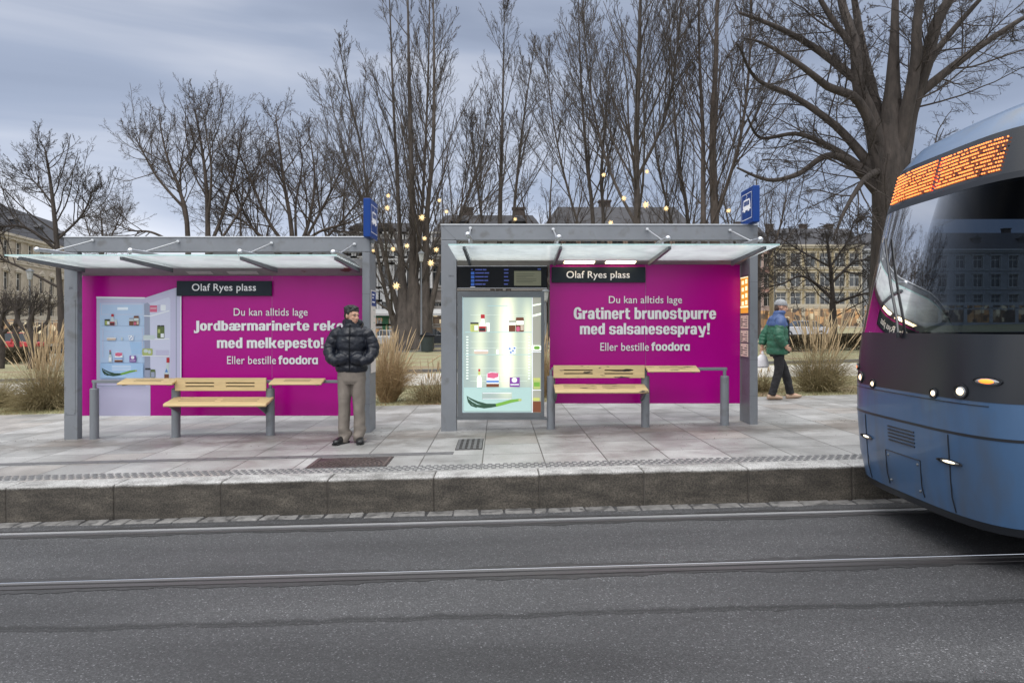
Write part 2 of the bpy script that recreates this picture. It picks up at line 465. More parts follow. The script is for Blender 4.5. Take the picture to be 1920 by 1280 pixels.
# ------------------------------------------------------------------ setting materials
def asphalt():
    m = bpy.data.materials.new('asphalt'); m.use_nodes = True; t = m.node_tree; b = t.nodes['Principled BSDF']
    co = N(t, 'ShaderNodeTexCoord')
    n1 = N(t, 'ShaderNodeTexNoise'); n1.inputs['Scale'].default_value = 0.9; n1.inputs['Detail'].default_value = 6
    mp1 = N(t, 'ShaderNodeMapping'); mp1.inputs['Scale'].default_value = (0.35, 1.6, 1); L(t, co.outputs['Object'], mp1.inputs[0]); L(t, mp1.outputs[0], n1.inputs['Vector'])
    r1 = ramp(t, [(0.28, (0.027, 0.027, 0.029)), (0.5, (0.045, 0.045, 0.048)), (0.72, (0.062, 0.062, 0.065))]); L(t, n1.outputs['Fac'], r1.inputs[0])
    vo = N(t, 'ShaderNodeTexVoronoi'); vo.inputs['Scale'].default_value = 125.0; L(t, co.outputs['Object'], vo.inputs['Vector'])
    wn = N(t, 'ShaderNodeSeparateColor'); L(t, vo.outputs['Color'], wn.inputs[0])
    r2 = ramp(t, [(0.0, (0.55,)*3), (0.55, (0.9,)*3), (0.86, (1.2,)*3), (0.965, (1.7,)*3), (0.99, (3.2,)*3)]); L(t, wn.outputs[0], r2.inputs[0])
    x = N(t, 'ShaderNodeMixRGB', blend_type='MULTIPLY'); x.inputs[0].default_value = 1; L(t, r1.outputs[0], x.inputs[1]); L(t, r2.outputs[0], x.inputs[2])
    # a seam between two layers of asphalt and a few wandering cracks
    sp = N(t, 'ShaderNodeSeparateXYZ'); L(t, co.outputs['Object'], sp.inputs[0])
    n3 = N(t, 'ShaderNodeTexNoise'); n3.inputs['Scale'].default_value = 1.6; n3.inputs['Detail'].default_value = 12; n3.inputs['Roughness'].default_value = 0.78; L(t, co.outputs['Object'], n3.inputs['Vector'])
    prev = x.outputs[0]
    for pos, wid, dark in ((4.50, 0.050, 0.30), (4.46, 0.012, 0.15), (3.50, 0.03, 0.4), (2.3, 0.03, 0.5)):
        a = N(t, 'ShaderNodeMath', operation='SUBTRACT'); L(t, sp.outputs[1], a.inputs[0]); a.inputs[1].default_value = pos
        c = N(t, 'ShaderNodeMath', operation='MULTIPLY_ADD'); L(t, n3.outputs['Fac'], c.inputs[0]); c.inputs[1].default_value = 0.28; c.inputs[2].default_value = -0.14
        d = N(t, 'ShaderNodeMath', operation='ADD'); L(t, a.outputs[0], d.inputs[0]); L(t, c.outputs[0], d.inputs[1])
        e = N(t, 'ShaderNodeMath', operation='ABSOLUTE'); L(t, d.outputs[0], e.inputs[0])
        g = N(t, 'ShaderNodeMapRange'); g.inputs[1].default_value = 0.0; g.inputs[2].default_value = wid; g.inputs[3].default_value = dark; g.inputs[4].default_value = 1.0
        L(t, e.outputs[0], g.inputs[0])
        y = N(t, 'ShaderNodeMixRGB', blend_type='MULTIPLY'); y.inputs[0].default_value = 1; L(t, prev, y.inputs[1]); L(t, g.outputs[0], y.inputs[2]); prev = y.outputs[0]
    L(t, prev, b.inputs['Base Color'])
    b.inputs['Roughness'].default_value = 0.72
    bp = N(t, 'ShaderNodeBump'); bp.inputs['Strength'].default_value = 0.4; bp.inputs['Distance'].default_value = 0.005
    L(t, vo.outputs['Distance'], bp.inputs['Height']); L(t, bp.outputs[0], b.inputs['Normal'])
    return m
M['asphalt'] = asphalt()

def paving():
    m = bpy.data.materials.new('granite paving slabs'); m.use_nodes = True; t = m.node_tree; b = t.nodes['Principled BSDF']
    co = N(t, 'ShaderNodeTexCoord')
    mpn = N(t, 'ShaderNodeMapping'); mpn.inputs['Location'].default_value = (0.19, 0.12, 0); L(t, co.outputs['Object'], mpn.inputs[0])
    dv = N(t, 'ShaderNodeVectorMath', operation='DIVIDE'); dv.inputs[1].default_value = (0.70, 0.70, 1000.0); L(t, mpn.outputs[0], dv.inputs[0])
    fl = N(t, 'ShaderNodeVectorMath', operation='FLOOR'); L(t, dv.outputs[0], fl.inputs[0])
    fr = N(t, 'ShaderNodeVectorMath', operation='FRACTION'); L(t, dv.outputs[0], fr.inputs[0])
    wn = N(t, 'ShaderNodeTexWhiteNoise', noise_dimensions='3D'); L(t, fl.outputs[0], wn.inputs['Vector'])
    cr_ = ramp(t, [(0.0, (0.29, 0.288, 0.282)), (0.3, (0.335, 0.332, 0.325)), (0.62, (0.37, 0.367, 0.36)), (0.86, (0.33, 0.31, 0.292)), (1.0, (0.31, 0.29, 0.272))], 'CONSTANT')
    L(t, wn.outputs['Value'], cr_.inputs[0])
    n = N(t, 'ShaderNodeTexNoise'); n.inputs['Scale'].default_value = 1.6; n.inputs['Detail'].default_value = 8; n.inputs['Roughness'].default_value = 0.65; L(t, co.outputs['Object'], n.inputs['Vector'])
    r = ramp(t, [(0.3, (0.62, 0.605, 0.59)), (0.7, (1.12, 1.12, 1.12))]); L(t, n.outputs['Fac'], r.inputs[0])
    x = N(t, 'ShaderNodeMixRGB', blend_type='MULTIPLY'); x.inputs[0].default_value = 1; L(t, cr_.outputs[0], x.inputs[1]); L(t, r.outputs[0], x.inputs[2])
    vo = N(t, 'ShaderNodeTexNoise'); vo.inputs['Scale'].default_value = 160; vo.inputs['Detail'].default_value = 2; L(t, co.outputs['Object'], vo.inputs['Vector'])
    r3 = ramp(t, [(0.35, (0.78,)*3), (0.65, (1.18,)*3)]); L(t, vo.outputs['Fac'], r3.inputs[0])
    y = N(t, 'ShaderNodeMixRGB', blend_type='MULTIPLY'); y.inputs[0].default_value = 1; L(t, x.outputs[0], y.inputs[1]); L(t, r3.outputs[0], y.inputs[2])
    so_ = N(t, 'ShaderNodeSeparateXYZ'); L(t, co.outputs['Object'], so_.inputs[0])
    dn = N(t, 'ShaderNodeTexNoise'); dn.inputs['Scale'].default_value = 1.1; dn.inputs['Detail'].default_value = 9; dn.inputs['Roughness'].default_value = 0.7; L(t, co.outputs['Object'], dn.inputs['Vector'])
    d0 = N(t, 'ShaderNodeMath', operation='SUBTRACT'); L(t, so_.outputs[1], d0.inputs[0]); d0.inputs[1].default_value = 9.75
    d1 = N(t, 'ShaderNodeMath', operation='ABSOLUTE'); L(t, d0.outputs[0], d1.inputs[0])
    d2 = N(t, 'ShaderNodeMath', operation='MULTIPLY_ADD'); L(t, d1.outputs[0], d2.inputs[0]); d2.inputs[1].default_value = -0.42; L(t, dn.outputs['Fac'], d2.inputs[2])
    dr_ = ramp(t, [(0.30, (1, 1, 1)), (0.46, (0.60, 0.57, 0.54))]); L(t, d2.outputs[0], dr_.inputs[0])  # dark band before the benches: dirt, with their shade painted in
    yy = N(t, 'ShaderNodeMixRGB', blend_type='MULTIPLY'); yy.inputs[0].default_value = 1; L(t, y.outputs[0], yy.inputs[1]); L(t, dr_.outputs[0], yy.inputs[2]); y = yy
    # gum spots and grit
    sp_ = N(t, 'ShaderNodeTexVoronoi'); sp_.inputs['Scale'].default_value = 4.5; L(t, co.outputs['Object'], sp_.inputs['Vector'])
    gs = ramp(t, [(0.035, (1, 1, 1)), (0.05, (0, 0, 0))]); L(t, sp_.outputs['Distance'], gs.inputs[0])
    z = N(t, 'ShaderNodeMixRGB'); L(t, gs.outputs[0], z.inputs[0]); L(t, y.outputs[0], z.inputs[1]); z.inputs[2].default_value = (0.13, 0.125, 0.12, 1)
    s2 = N(t, 'ShaderNodeSeparateXYZ'); L(t, fr.outputs[0], s2.inputs[0])
    js = []
    for i in (0, 1):
        a = N(t, 'ShaderNodeMath', operation='SUBTRACT'); L(t, s2.outputs[i], a.inputs[0]); a.inputs[1].default_value = 0.5
        e = N(t, 'ShaderNodeMath', operation='ABSOLUTE'); L(t, a.outputs[0], e.inputs[0]); js.append(e)
    mxn = N(t, 'ShaderNodeMath', operation='MAXIMUM'); L(t, js[0].outputs[0], mxn.inputs[0]); L(t, js[1].outputs[0], mxn.inputs[1])
    jr = ramp(t, [(0.4885, (0, 0, 0)), (0.4935, (1, 1, 1))]); L(t, mxn.outputs[0], jr.inputs[0])
    q = N(t, 'ShaderNodeMixRGB'); L(t, jr.outputs[0], q.inputs[0]); L(t, z.outputs[0], q.inputs[1]); q.inputs[2].default_value = (0.075, 0.07, 0.062, 1)
    L(t, q.outputs[0], b.inputs['Base Color'])
    rr = ramp(t, [(0.35, (0.34,)*3), (0.7, (0.62,)*3)]); L(t, n.outputs['Fac'], rr.inputs[0]); L(t, rr.outputs[0], b.inputs['Roughness'])
    inv = N(t, 'ShaderNodeMath', operation='SUBTRACT'); inv.inputs[0].default_value = 1; L(t, jr.outputs[0], inv.inputs[1])
    bp = N(t, 'ShaderNodeBump'); bp.inputs['Strength'].default_value = 0.5; bp.inputs['Distance'].default_value = 0.006; L(t, inv.outputs[0], bp.inputs['Height'])
    L(t, bp.outputs[0], b.inputs['Normal'])
    return m
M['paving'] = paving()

def kerbstone():
    m = bpy.data.materials.new('granite kerbstone'); m.use_nodes = True; t = m.node_tree; b = t.nodes['Principled BSDF']
    co = N(t, 'ShaderNodeTexCoord'); sp = N(t, 'ShaderNodeSeparateXYZ'); L(t, co.outputs['Object'], sp.inputs[0])
    n = N(t, 'ShaderNodeTexNoise'); n.inputs['Scale'].default_value = 3.0; n.inputs['Detail'].default_value = 8; n.inputs['Roughness'].default_value = 0.65
    mpn = N(t, 'ShaderNodeMapping'); mpn.inputs['Scale'].default_value = (1, 1, 3); L(t, co.outputs['Object'], mpn.inputs[0]); L(t, mpn.outputs[0], n.inputs['Vector'])
    g = N(t, 'ShaderNodeTexNoise'); g.inputs['Scale'].default_value = 60; g.inputs['Detail'].default_value = 5; g.inputs['Roughness'].default_value = 0.75; L(t, co.outputs['Object'], g.inputs['Vector'])
    face = ramp(t, [(0.3, (0.030, 0.026, 0.021)), (0.52, (0.060, 0.052, 0.042)), (0.75, (0.115, 0.100, 0.080))]); L(t, n.outputs['Fac'], face.inputs[0])   # darker brown side
    top = ramp(t, [(0.3, (0.26, 0.257, 0.25)), (0.7, (0.41, 0.405, 0.395))]); L(t, n.outputs['Fac'], top.inputs[0])       # paler top
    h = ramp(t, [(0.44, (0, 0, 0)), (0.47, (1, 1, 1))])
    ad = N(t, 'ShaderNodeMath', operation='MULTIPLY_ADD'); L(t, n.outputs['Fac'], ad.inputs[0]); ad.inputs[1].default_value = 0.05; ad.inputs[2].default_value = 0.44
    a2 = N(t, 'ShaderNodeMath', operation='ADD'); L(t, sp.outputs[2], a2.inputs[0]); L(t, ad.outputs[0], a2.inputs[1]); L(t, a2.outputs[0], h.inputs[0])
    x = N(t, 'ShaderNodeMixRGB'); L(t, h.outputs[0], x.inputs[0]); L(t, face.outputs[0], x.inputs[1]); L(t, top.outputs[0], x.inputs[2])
    gr = ramp(t, [(0.36, (0.45,)*3), (0.64, (1.6,)*3)]); L(t, g.outputs['Fac'], gr.inputs[0])
    y = N(t, 'ShaderNodeMixRGB', blend_type='MULTIPLY'); y.inputs[0].default_value = 1; L(t, x.outputs[0], y.inputs[1]); L(t, gr.outputs[0], y.inputs[2])
    L(t, y.outputs[0], b.inputs['Base Color']); b.inputs['Roughness'].default_value = 0.75
    bp = N(t, 'ShaderNodeBump'); bp.inputs['Strength'].default_value = 0.5; bp.inputs['Distance'].default_value = 0.006; L(t, g.outputs['Fac'], bp.inputs['Height']); L(t, bp.outputs[0], b.inputs['Normal'])
    return m
M['kerb'] = kerbstone()
M['cobble'] = mat('grey setts', (0.16, 0.155, 0.15), 0.8, var=0.45, vscale=5, bump=0.8, bscale=28, color2=(.06,.058,.057), c2lo=.5, c2hi=.65, c2scale=9)
M['rail'] = mat('polished rail steel', (0.72, 0.72, 0.74), 0.38, 0.9, var=0.15, vscale=10, stretch=(0.2, 4, 4))
M['rail2'] = mat('scuffed rail lip', (0.13, 0.127, 0.13), 0.5, 0.4, var=.4, vscale=5, stretch=(.15,14,4))
M['railnear'] = mat('worn rail steel', (0.060, 0.056, 0.058), 0.5, 0.3, var=0.35, vscale=6, stretch=(0.15, 14, 4))
M['railside'] = mat('dark rail steel', (0.03, 0.026, 0.024), 0.7, 0.2, var=0.3, vscale=5)
M['bitumen'] = mat('bitumen joint', (0.024, 0.023, 0.024), 0.6, var=0.35, vscale=14, bump=0.3, bscale=30)
M['lawn'] = mat('winter lawn', (0.235, 0.225, 0.125), 0.95, var=0.35, vscale=30, color2=(0.20, 0.14, 0.085), c2lo=0.48, c2hi=0.66, c2scale=0.5, bump=0.5, bscale=60)
M['gravel'] = mat('pale gravel', (0.43, 0.41, 0.365), 0.9, var=0.25, vscale=6, bump=0.4, bscale=90)
M['iron'] = mat('rusty cast iron', (0.070, 0.055, 0.052), 0.5, 0.5, var=0.35, vscale=10)
M['stud'] = mat('dark tactile stud', (0.105, 0.105, 0.108), 0.6, var=0.25, vscale=9)
M['channel'] = mat('drain channel iron', (0.13, 0.128, 0.13), 0.55, 0.3, var=0.25, vscale=9)

M['mortar'] = mat('grey joint mortar', (.07,.063,.055), .9, var=.3)
def street(o): o.rotation_euler = STREET; return o
RH = -0.353
# ground, road, platform -- street coordinates u (along), v (away), h (up)
mb = MB(); mb.add([(-450,13.8,-0.006),(450,13.8,-0.006),(450,600,-0.006),(-450,600,-0.006)], [(0,1,2,3)])
tag(street(mb.build('ground', M['lawn'])), kind='structure')
mb = MB()
for v0, v1 in ((-40, 5.19), (5.37, 6.56), (6.74, 7.2)):
    mb.add([(-120,v0,RH),(120,v0,RH),(120,v1,RH),(-120,v1,RH)], [(0,1,2,3)])
tag(street(mb.build('road', M['asphalt'])), kind='structure')
mb = MB(); mb.box(-60, 60, 7.41, 13.8, -0.5, -0.002)
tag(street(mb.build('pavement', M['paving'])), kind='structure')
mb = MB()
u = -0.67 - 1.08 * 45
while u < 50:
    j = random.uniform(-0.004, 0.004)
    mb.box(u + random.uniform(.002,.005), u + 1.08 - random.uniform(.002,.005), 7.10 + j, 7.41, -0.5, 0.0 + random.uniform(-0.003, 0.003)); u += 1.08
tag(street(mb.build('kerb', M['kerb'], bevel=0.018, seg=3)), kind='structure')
mb = MB()    # dark mortar between the kerbstones
mb.box(-50, 50, 7.112, 7.40, -0.5, -0.014)
tag(street(mb.build('kerb_mortar', M['mortar'])), kind='structure')
mb = MB(); u = -16.0; rnd = random.Random(3)
while u < 16:
    w = rnd.uniform(0.13, 0.34); y0 = 6.93 + rnd.uniform(-0.04, 0.03); z1 = RH + 0.006 + rnd.uniform(-0.005, 0.007)
    dx = rnd.uniform(-0.02, 0.02)
    mb.hexa([(u+0.004,y0,RH-.1),(u+w-.01,y0+rnd.uniform(-.015,.015),RH-.1),(u+w-.01+dx,7.095,RH-.1),(u+.01+dx,7.095,RH-.1),
             (u+0.004,y0,z1),(u+w-.01,y0+rnd.uniform(-.015,.015),z1+rnd.uniform(-.004,.004)),(u+w-.01+dx,7.095,z1+.004),(u+.01+dx,7.095,z1)]); u += w
tag(street(mb.build('cobble_strip', M['cobble'], bevel=0.012, seg=2)), kind='structure')
for v0, far in ((5.19, False), (6.56, True)):
    mb = MB(); a, b_ = -60, 60
    f_ = (lambda p, q: (v0 + .18 - q, v0 + .18 - p)) if far else (lambda p, q: (v0 + p, v0 + q))
    mb.box(a, b_, *f_(0, .020), RH-.15, RH-0.003, 2); mb.box(a, b_, *f_(.020, .080), RH-.15, RH+0.004, 0)
    mb.box(a, b_, *f_(.080, .122), RH-.15, RH-0.05, 1); mb.box(a, b_, *f_(.122, .165), RH-.15, RH+0.002, 3); mb.box(a, b_, *f_(.165, .18), RH-.15, RH-0.003, 2)
    tag(street(mb.build('tram_rail', [M['rail'] if far else M['railnear'], M['railside'], M['bitumen'], M['railnear'] if far else M['rail2']])), kind='structure')
    # ragged bitumen bands either side of the rail
    mb = MB()
    for s0, sgn in ((v0, -1), (v0 + 0.18, 1)):
        us = np.arange(-20, 20, 0.05); e = [0.05 + 0.02 * math.sin(q * 3.1) + .012*math.sin(q*11.7+2) + rnd.uniform(-0.016, 0.016) for q in us]
        vs = [(q, s0, RH + 0.003) for q in us] + [(q, s0 + sgn * w_, RH + 0.003) for q, w_ in zip(us, e)]
        n_ = len(us)
        mb.add(vs, [((i, i+1, n_+i+1, n_+i) if sgn > 0 else (i+1, i, n_+i, n_+i+1)) for i in range(n_ - 1)])
    tag(street(mb.build('road_joint', M['bitumen'])), kind='structure')
mb = MB()     # rows of small dark studs along the platform edge
for r_ in range(4):
    for i in range(-100, 90):
        u = i * 0.085 + (0.042 if r_ % 2 else 0); v = 7.455 + r_ * 0.068
        mb.box(u, u + 0.052, v, v + 0.05, -0.01, 0.003)
tag(street(mb.build('tactile_strip', M['stud'], bevel=0.004, seg=1)), kind='structure')
mb = MB()
for i in range(-9, 0):
    u = -0.55 + i * 1.0
    mb.box(u + .004, u + .996, 8.33, 8.50, -0.02, 0.002)
tag(street(mb.build('drain_channel', M['channel'])), kind='structure')

r = thing('manhole_cover', 'rust brown cast iron manhole cover with fan pattern in the paving near the kerb', 'manhole cover', S(-1.7, 8.0, 0.0))
r.rotation_euler = STREET
mb = MB(); mb.box(-.45, .45, -.30, .28, -0.02, 0.004); mb.build('plate', M['iron'], r)
mb = MB()
for k in range(1, 9):
    rr_ = 0.055 * k
    for j in range(14):
        a0, a1 = math.pi * (j + .1) / 14, math.pi * (j + .85) / 14
        p = [(rr_*math.cos(a0)*.9, -.24+rr_*math.sin(a0), .004), (rr_*math.cos(a1)*.9, -.24+rr_*math.sin(a1), .004), ((rr_+.024)*math.cos(a1)*.9, -.24+(rr_+.024)*math.sin(a1), .004), ((rr_+.024)*math.cos(a0)*.9, -.24+(rr_+.024)*math.sin(a0), .004)]
        mb.prism(p, (0, 0, .007))
mb.box(-.43, -.40, -.28, .26, .004, .010); mb.box(.40, .43, -.28, .26, .004, .010)
mb.build('ridge_pattern', mat('worn cast iron ridges', (0.13, 0.10, 0.092), 0.5, 0.5, var=.3), r)
r = thing('drain_grate', 'small cast iron drain grate set in the paving in front of the lit advert case', 'drain grate', S(-0.38, 9.02, 0.0))
r.rotation_euler = STREET
mb = MB(); mb.box(-.17, .17, -.40, .40, -.02, .002); mb.build('bed', M['slot'], r)
mb = MB()
for i in range(5): mb.box(-.16+i*.071, -.16+i*.071+.036, -.38, .38, .002, .010)
for j in range(7): mb.box(-.16, .16, -.39+j*.127, -.39+j*.127+.018, .0025, .0085)
mb.build('bars', M['channel'], r)

# park paths and the street beyond the park
def sheet(name, poly, m, h):
    mb = MB(); mb.add([(u, v, h) for u, v in poly], [tuple(range(len(poly)))]); return tag(street(mb.build(name, m)), kind='structure')
def wav(u0, u1, v, amp, seed, n=60):
    rr = random.Random(seed); return [(u0 + (u1-u0)*i/n, v + rr.uniform(-amp, amp)) for i in range(n + 1)]
sheet('path', wav(-60, 60, 18.6, .25, 1) + wav(-60, 60, 23.4, .2, 2)[::-1], M['gravel'], 0.0)
sheet('road', [(-200, 54), (200, 54), (200, 63.5), (-200, 63.5)], mat('far asphalt', (.075, .075, .08), .8, var=.2, vscale=1), 0.002)
for v in (24.0, 45.0):
    mb = MB(); mb.box(-60, 60, v, v + .12, -.1, .10); tag(street(mb.build('path_edging', M['channel'])), kind='structure')
# ------------------------------------------------------------------ tram shelters
DF, DP = 10.2, 10.6           # front of the frame, plane of the advert panels
def pm(name, c, e=0.0, rough=0.4):
    return mat(name, c, rough, emit=c if e else None, estr=e) if e else mat(name, c, rough)

class Print:
    """flat print drawn in photo pixels on the plane at depth D; every piece lies a hair in front of the one before"""
    def __init__(s, D, fx=None): s.mb, s.D, s.k, s.fx = MB(), D, 0, fx or (lambda x, y: (x, y))
    def poly(s, pts, mi):
        s.k += 1
        p = [W(*s.fx(x, y), s.D) for x, y in pts]
        nz = sum((p[i] .x* p[(i+1) % len(p)].z - p[(i+1) % len(p)].x * p[i].z) for i in range(len(p)))
        if nz < 0: p.reverse()
        for q in p: q.y -= 0.00025 * s.k
        s.mb.add(p, [tuple(range(len(p)))], mi); return s
    def rect(s, x0, y0, x1, y1, mi): return s.poly([(x0,y0),(x1,y0),(x1,y1),(x0,y1)], mi)
    def rrect(s, x0, y0, x1, y1, r, mi):
        pts = []
        for cx, cy, a in ((x1-r,y0+r,-90),(x1-r,y1-r,0),(x0+r,y1-r,90),(x0+r,y0+r,180)):
            for k in range(5): an = R(a + k*22.5); pts.append((cx+r*math.cos(an), cy+r*math.sin(an)))
        return s.poly(pts, mi)
    def stroke(s, pts, w, mi):
        ws = w if isinstance(w, list) else [w]*len(pts)
        a, b = [], []
        for i, (x, y) in enumerate(pts):
            x0, y0 = pts[max(i-1,0)]; x1, y1 = pts[min(i+1,len(pts)-1)]
            l = math.hypot(x1-x0, y1-y0) or 1; nx, ny = -(y1-y0)/l*ws[i]/2, (x1-x0)/l*ws[i]/2
            a.append((x+nx,y+ny)); b.append((x-nx,y-ny))
        return s.poly(a + b[::-1], mi)

def print_mats(prefix, e):
    P = [('inside', (0.46,0.60,0.80)), ('shelf', (0.30,0.42,0.60)), ('glow', (0.85,0.92,1.0)), ('green jar', (0.10,0.14,0.04)), ('dark lid', (0.03,0.03,0.03)),
         ('red', (0.45,0.02,0.03)), ('brown', (0.16,0.05,0.02)), ('clear', (0.55,0.62,0.62)), ('purple', (0.20,0.05,0.30)), ('white', (0.80,0.82,0.86)),
         ('leek dark', (0.02,0.06,0.035)), ('leek green', (0.16,0.36,0.05)), ('drawer', (0.36,0.54,0.78)), ('pink', (0.62,0.12,0.22)), ('lettuce', (0.40,0.46,0.15)), ('shade', (0.30,0.33,0.44)),
         ('blue', (0.08,0.22,0.55)), ('beige', (0.62,0.50,0.40)), ('lavender', (0.52,0.50,0.67)), ('pale', (0.60,0.61,0.76))]
    return [pm(prefix + n, c, e) for n, c in P]
I = dict(inside=0, shelf=1, glow=2, gjar=3, lid=4, red=5, brown=6, clear=7, purple=8, white=9, lkd=10, lkg=11, drawer=12, pink=13, lettuce=14, shade=15, blue=16, beige=17, lav=18, pale=19)

def fridge_items(p):
    """shelves, food and leek of the printed fridge, in the pixels of the lit case (x 869..997, y 557..772)"""
    p.rect(872, 622, 997, 623.3, I['shelf']); p.rect(872, 664, 997, 665.2, I['shelf']); p.rect(870, 726.3, 998, 727.6, I['shelf'])
    for y in (590, 640, 652, 690, 703, 714): p.rect(882, y, 988, y+.35, I['pale'])
    for k in range(16): p.rrect(874, 640+k*5.2-10, 878.5, 642.6+k*5.2-10, .8, I['pale'])
    for k in range(16): p.rrect(990, 640+k*5.2-10, 994, 642.6+k*5.2-10, .8, I['pale'])
    # top shelf: green jar, red-capped bottle, glass, two jars
    p.rrect(882, 606, 897.5, 621.8, 2, I['gjar']); p.rect(884, 609, 890, 620, I['lettuce']); p.rrect(882, 604.3, 897.5, 607.5, 1, I['lid']); p.rect(889.5, 610, 896.5, 619.5, I['white'])
    p.poly([(903,597),(907.5,597),(909.5,605),(911,611),(911,621.8),(898,621.8),(898,611),(901,605)], I['clear']); p.rect(898, 611.5, 911, 621.8, I['red']); p.rect(898.4, 615, 910, 620.5, I['lid']); p.rrect(901.5, 589.5, 909, 597, 1.2, I['red'])
    p.rect(911.5, 605, 918, 621.5, I['clear']); p.rect(911.5, 612, 914, 621.5, I['shade'])
    p.rrect(953.5, 603, 967, 621.8, 2, I['clear']); p.rect(954, 609.5, 966.5, 621.6, I['brown']); p.rrect(954, 601, 966.5, 604.2, 1, I['shade'])
    p.rrect(967, 598, 982.5, 621.8, 2, I['brown']); p.rect(968, 601, 982, 609, I['clear']); p.rrect(967.5, 595, 982, 599, 1.2, I['brown']); p.rect(976, 610, 982, 619, I['beige']); p.rrect(968, 612, 974.5, 621, 2.5, I['pink'])
    # second shelf: tray, pot, blue cup
    p.rrect(889, 655.5, 915.5, 663.5, 3, I['beige']); p.rect(889, 656, 915.5, 658, I['white'])
    p.rect(930.5, 655, 935.5, 663.5, I['clear']); p.poly([(952,649.5),(968,649.5),(966,663.5),(954,663.5)], I['white'])
    for x, y in ((954,652),(960,656),(956,659),(963,651)): p.rrect(x, y, x+3.4, y+2.8, 1, I['blue'])
    # third shelf: sauce bottle, bag, purple carton
    p.poly([(897,697),(900.5,697),(901,704),(903.5,709),(903.5,725.3),(894.5,725.3),(894.5,709),(896.6,704)], I['clear']); p.rect(896.8, 696.5, 900.7, 703, I['gjar']); p.rect(897, 691.5, 900.5, 696, I['red']); p.rect(895.2, 712, 903, 722, I['white'])
    p.poly([(913,700),(919,697),(930,697.5),(935,700.5),(935.5,725),(912,725)], I['white']); p.poly([(914,699.5),(922,698),(934.5,699),(934,706),(926,709),(914,707.5)], I['pink']); p.rect(912, 719, 935.5, 725, I['brown']); p.rect(912.3, 713, 935.3, 716.5, I['blue'])
    p.rect(955.5, 707, 974.5, 725, I['purple']); p.rrect(959.5, 707.5, 969.5, 716.5, 4, I['white']); p.rect(957, 719.5, 973, 721.5, I['pale'])
    # drawer with a leek
    p.rrect(870, 728, 996, 770, 2, I['drawer']); p.rect(904, 735, 960, 748, I['inside']); p.rect(905, 736, 959, 737, I['white']); p.rect(905, 746.5, 959, 747.3, I['white'])
    p.stroke([(876,746),(884,754),(894,760),(908,762),(922,760.5),(936,758)], [1.5,4,5,6,5.5,5], I['lkd'])
    p.stroke([(875,742),(884,748),(896,754),(912,758.5),(930,758.5)], [1,3,4.5,5,4.5], I['lkd'])
    p.stroke([(876,742),(878.5,752),(884,759),(894,763)], [1,3,3,2], I['lkd'])
    p.stroke([(930,759),(944,755.5),(958,751.5),(974,749)], [6,6,6,4.4], I['lkg']); p.rrect(972, 746.8, 978, 751.4, 2, I['lettuce'])

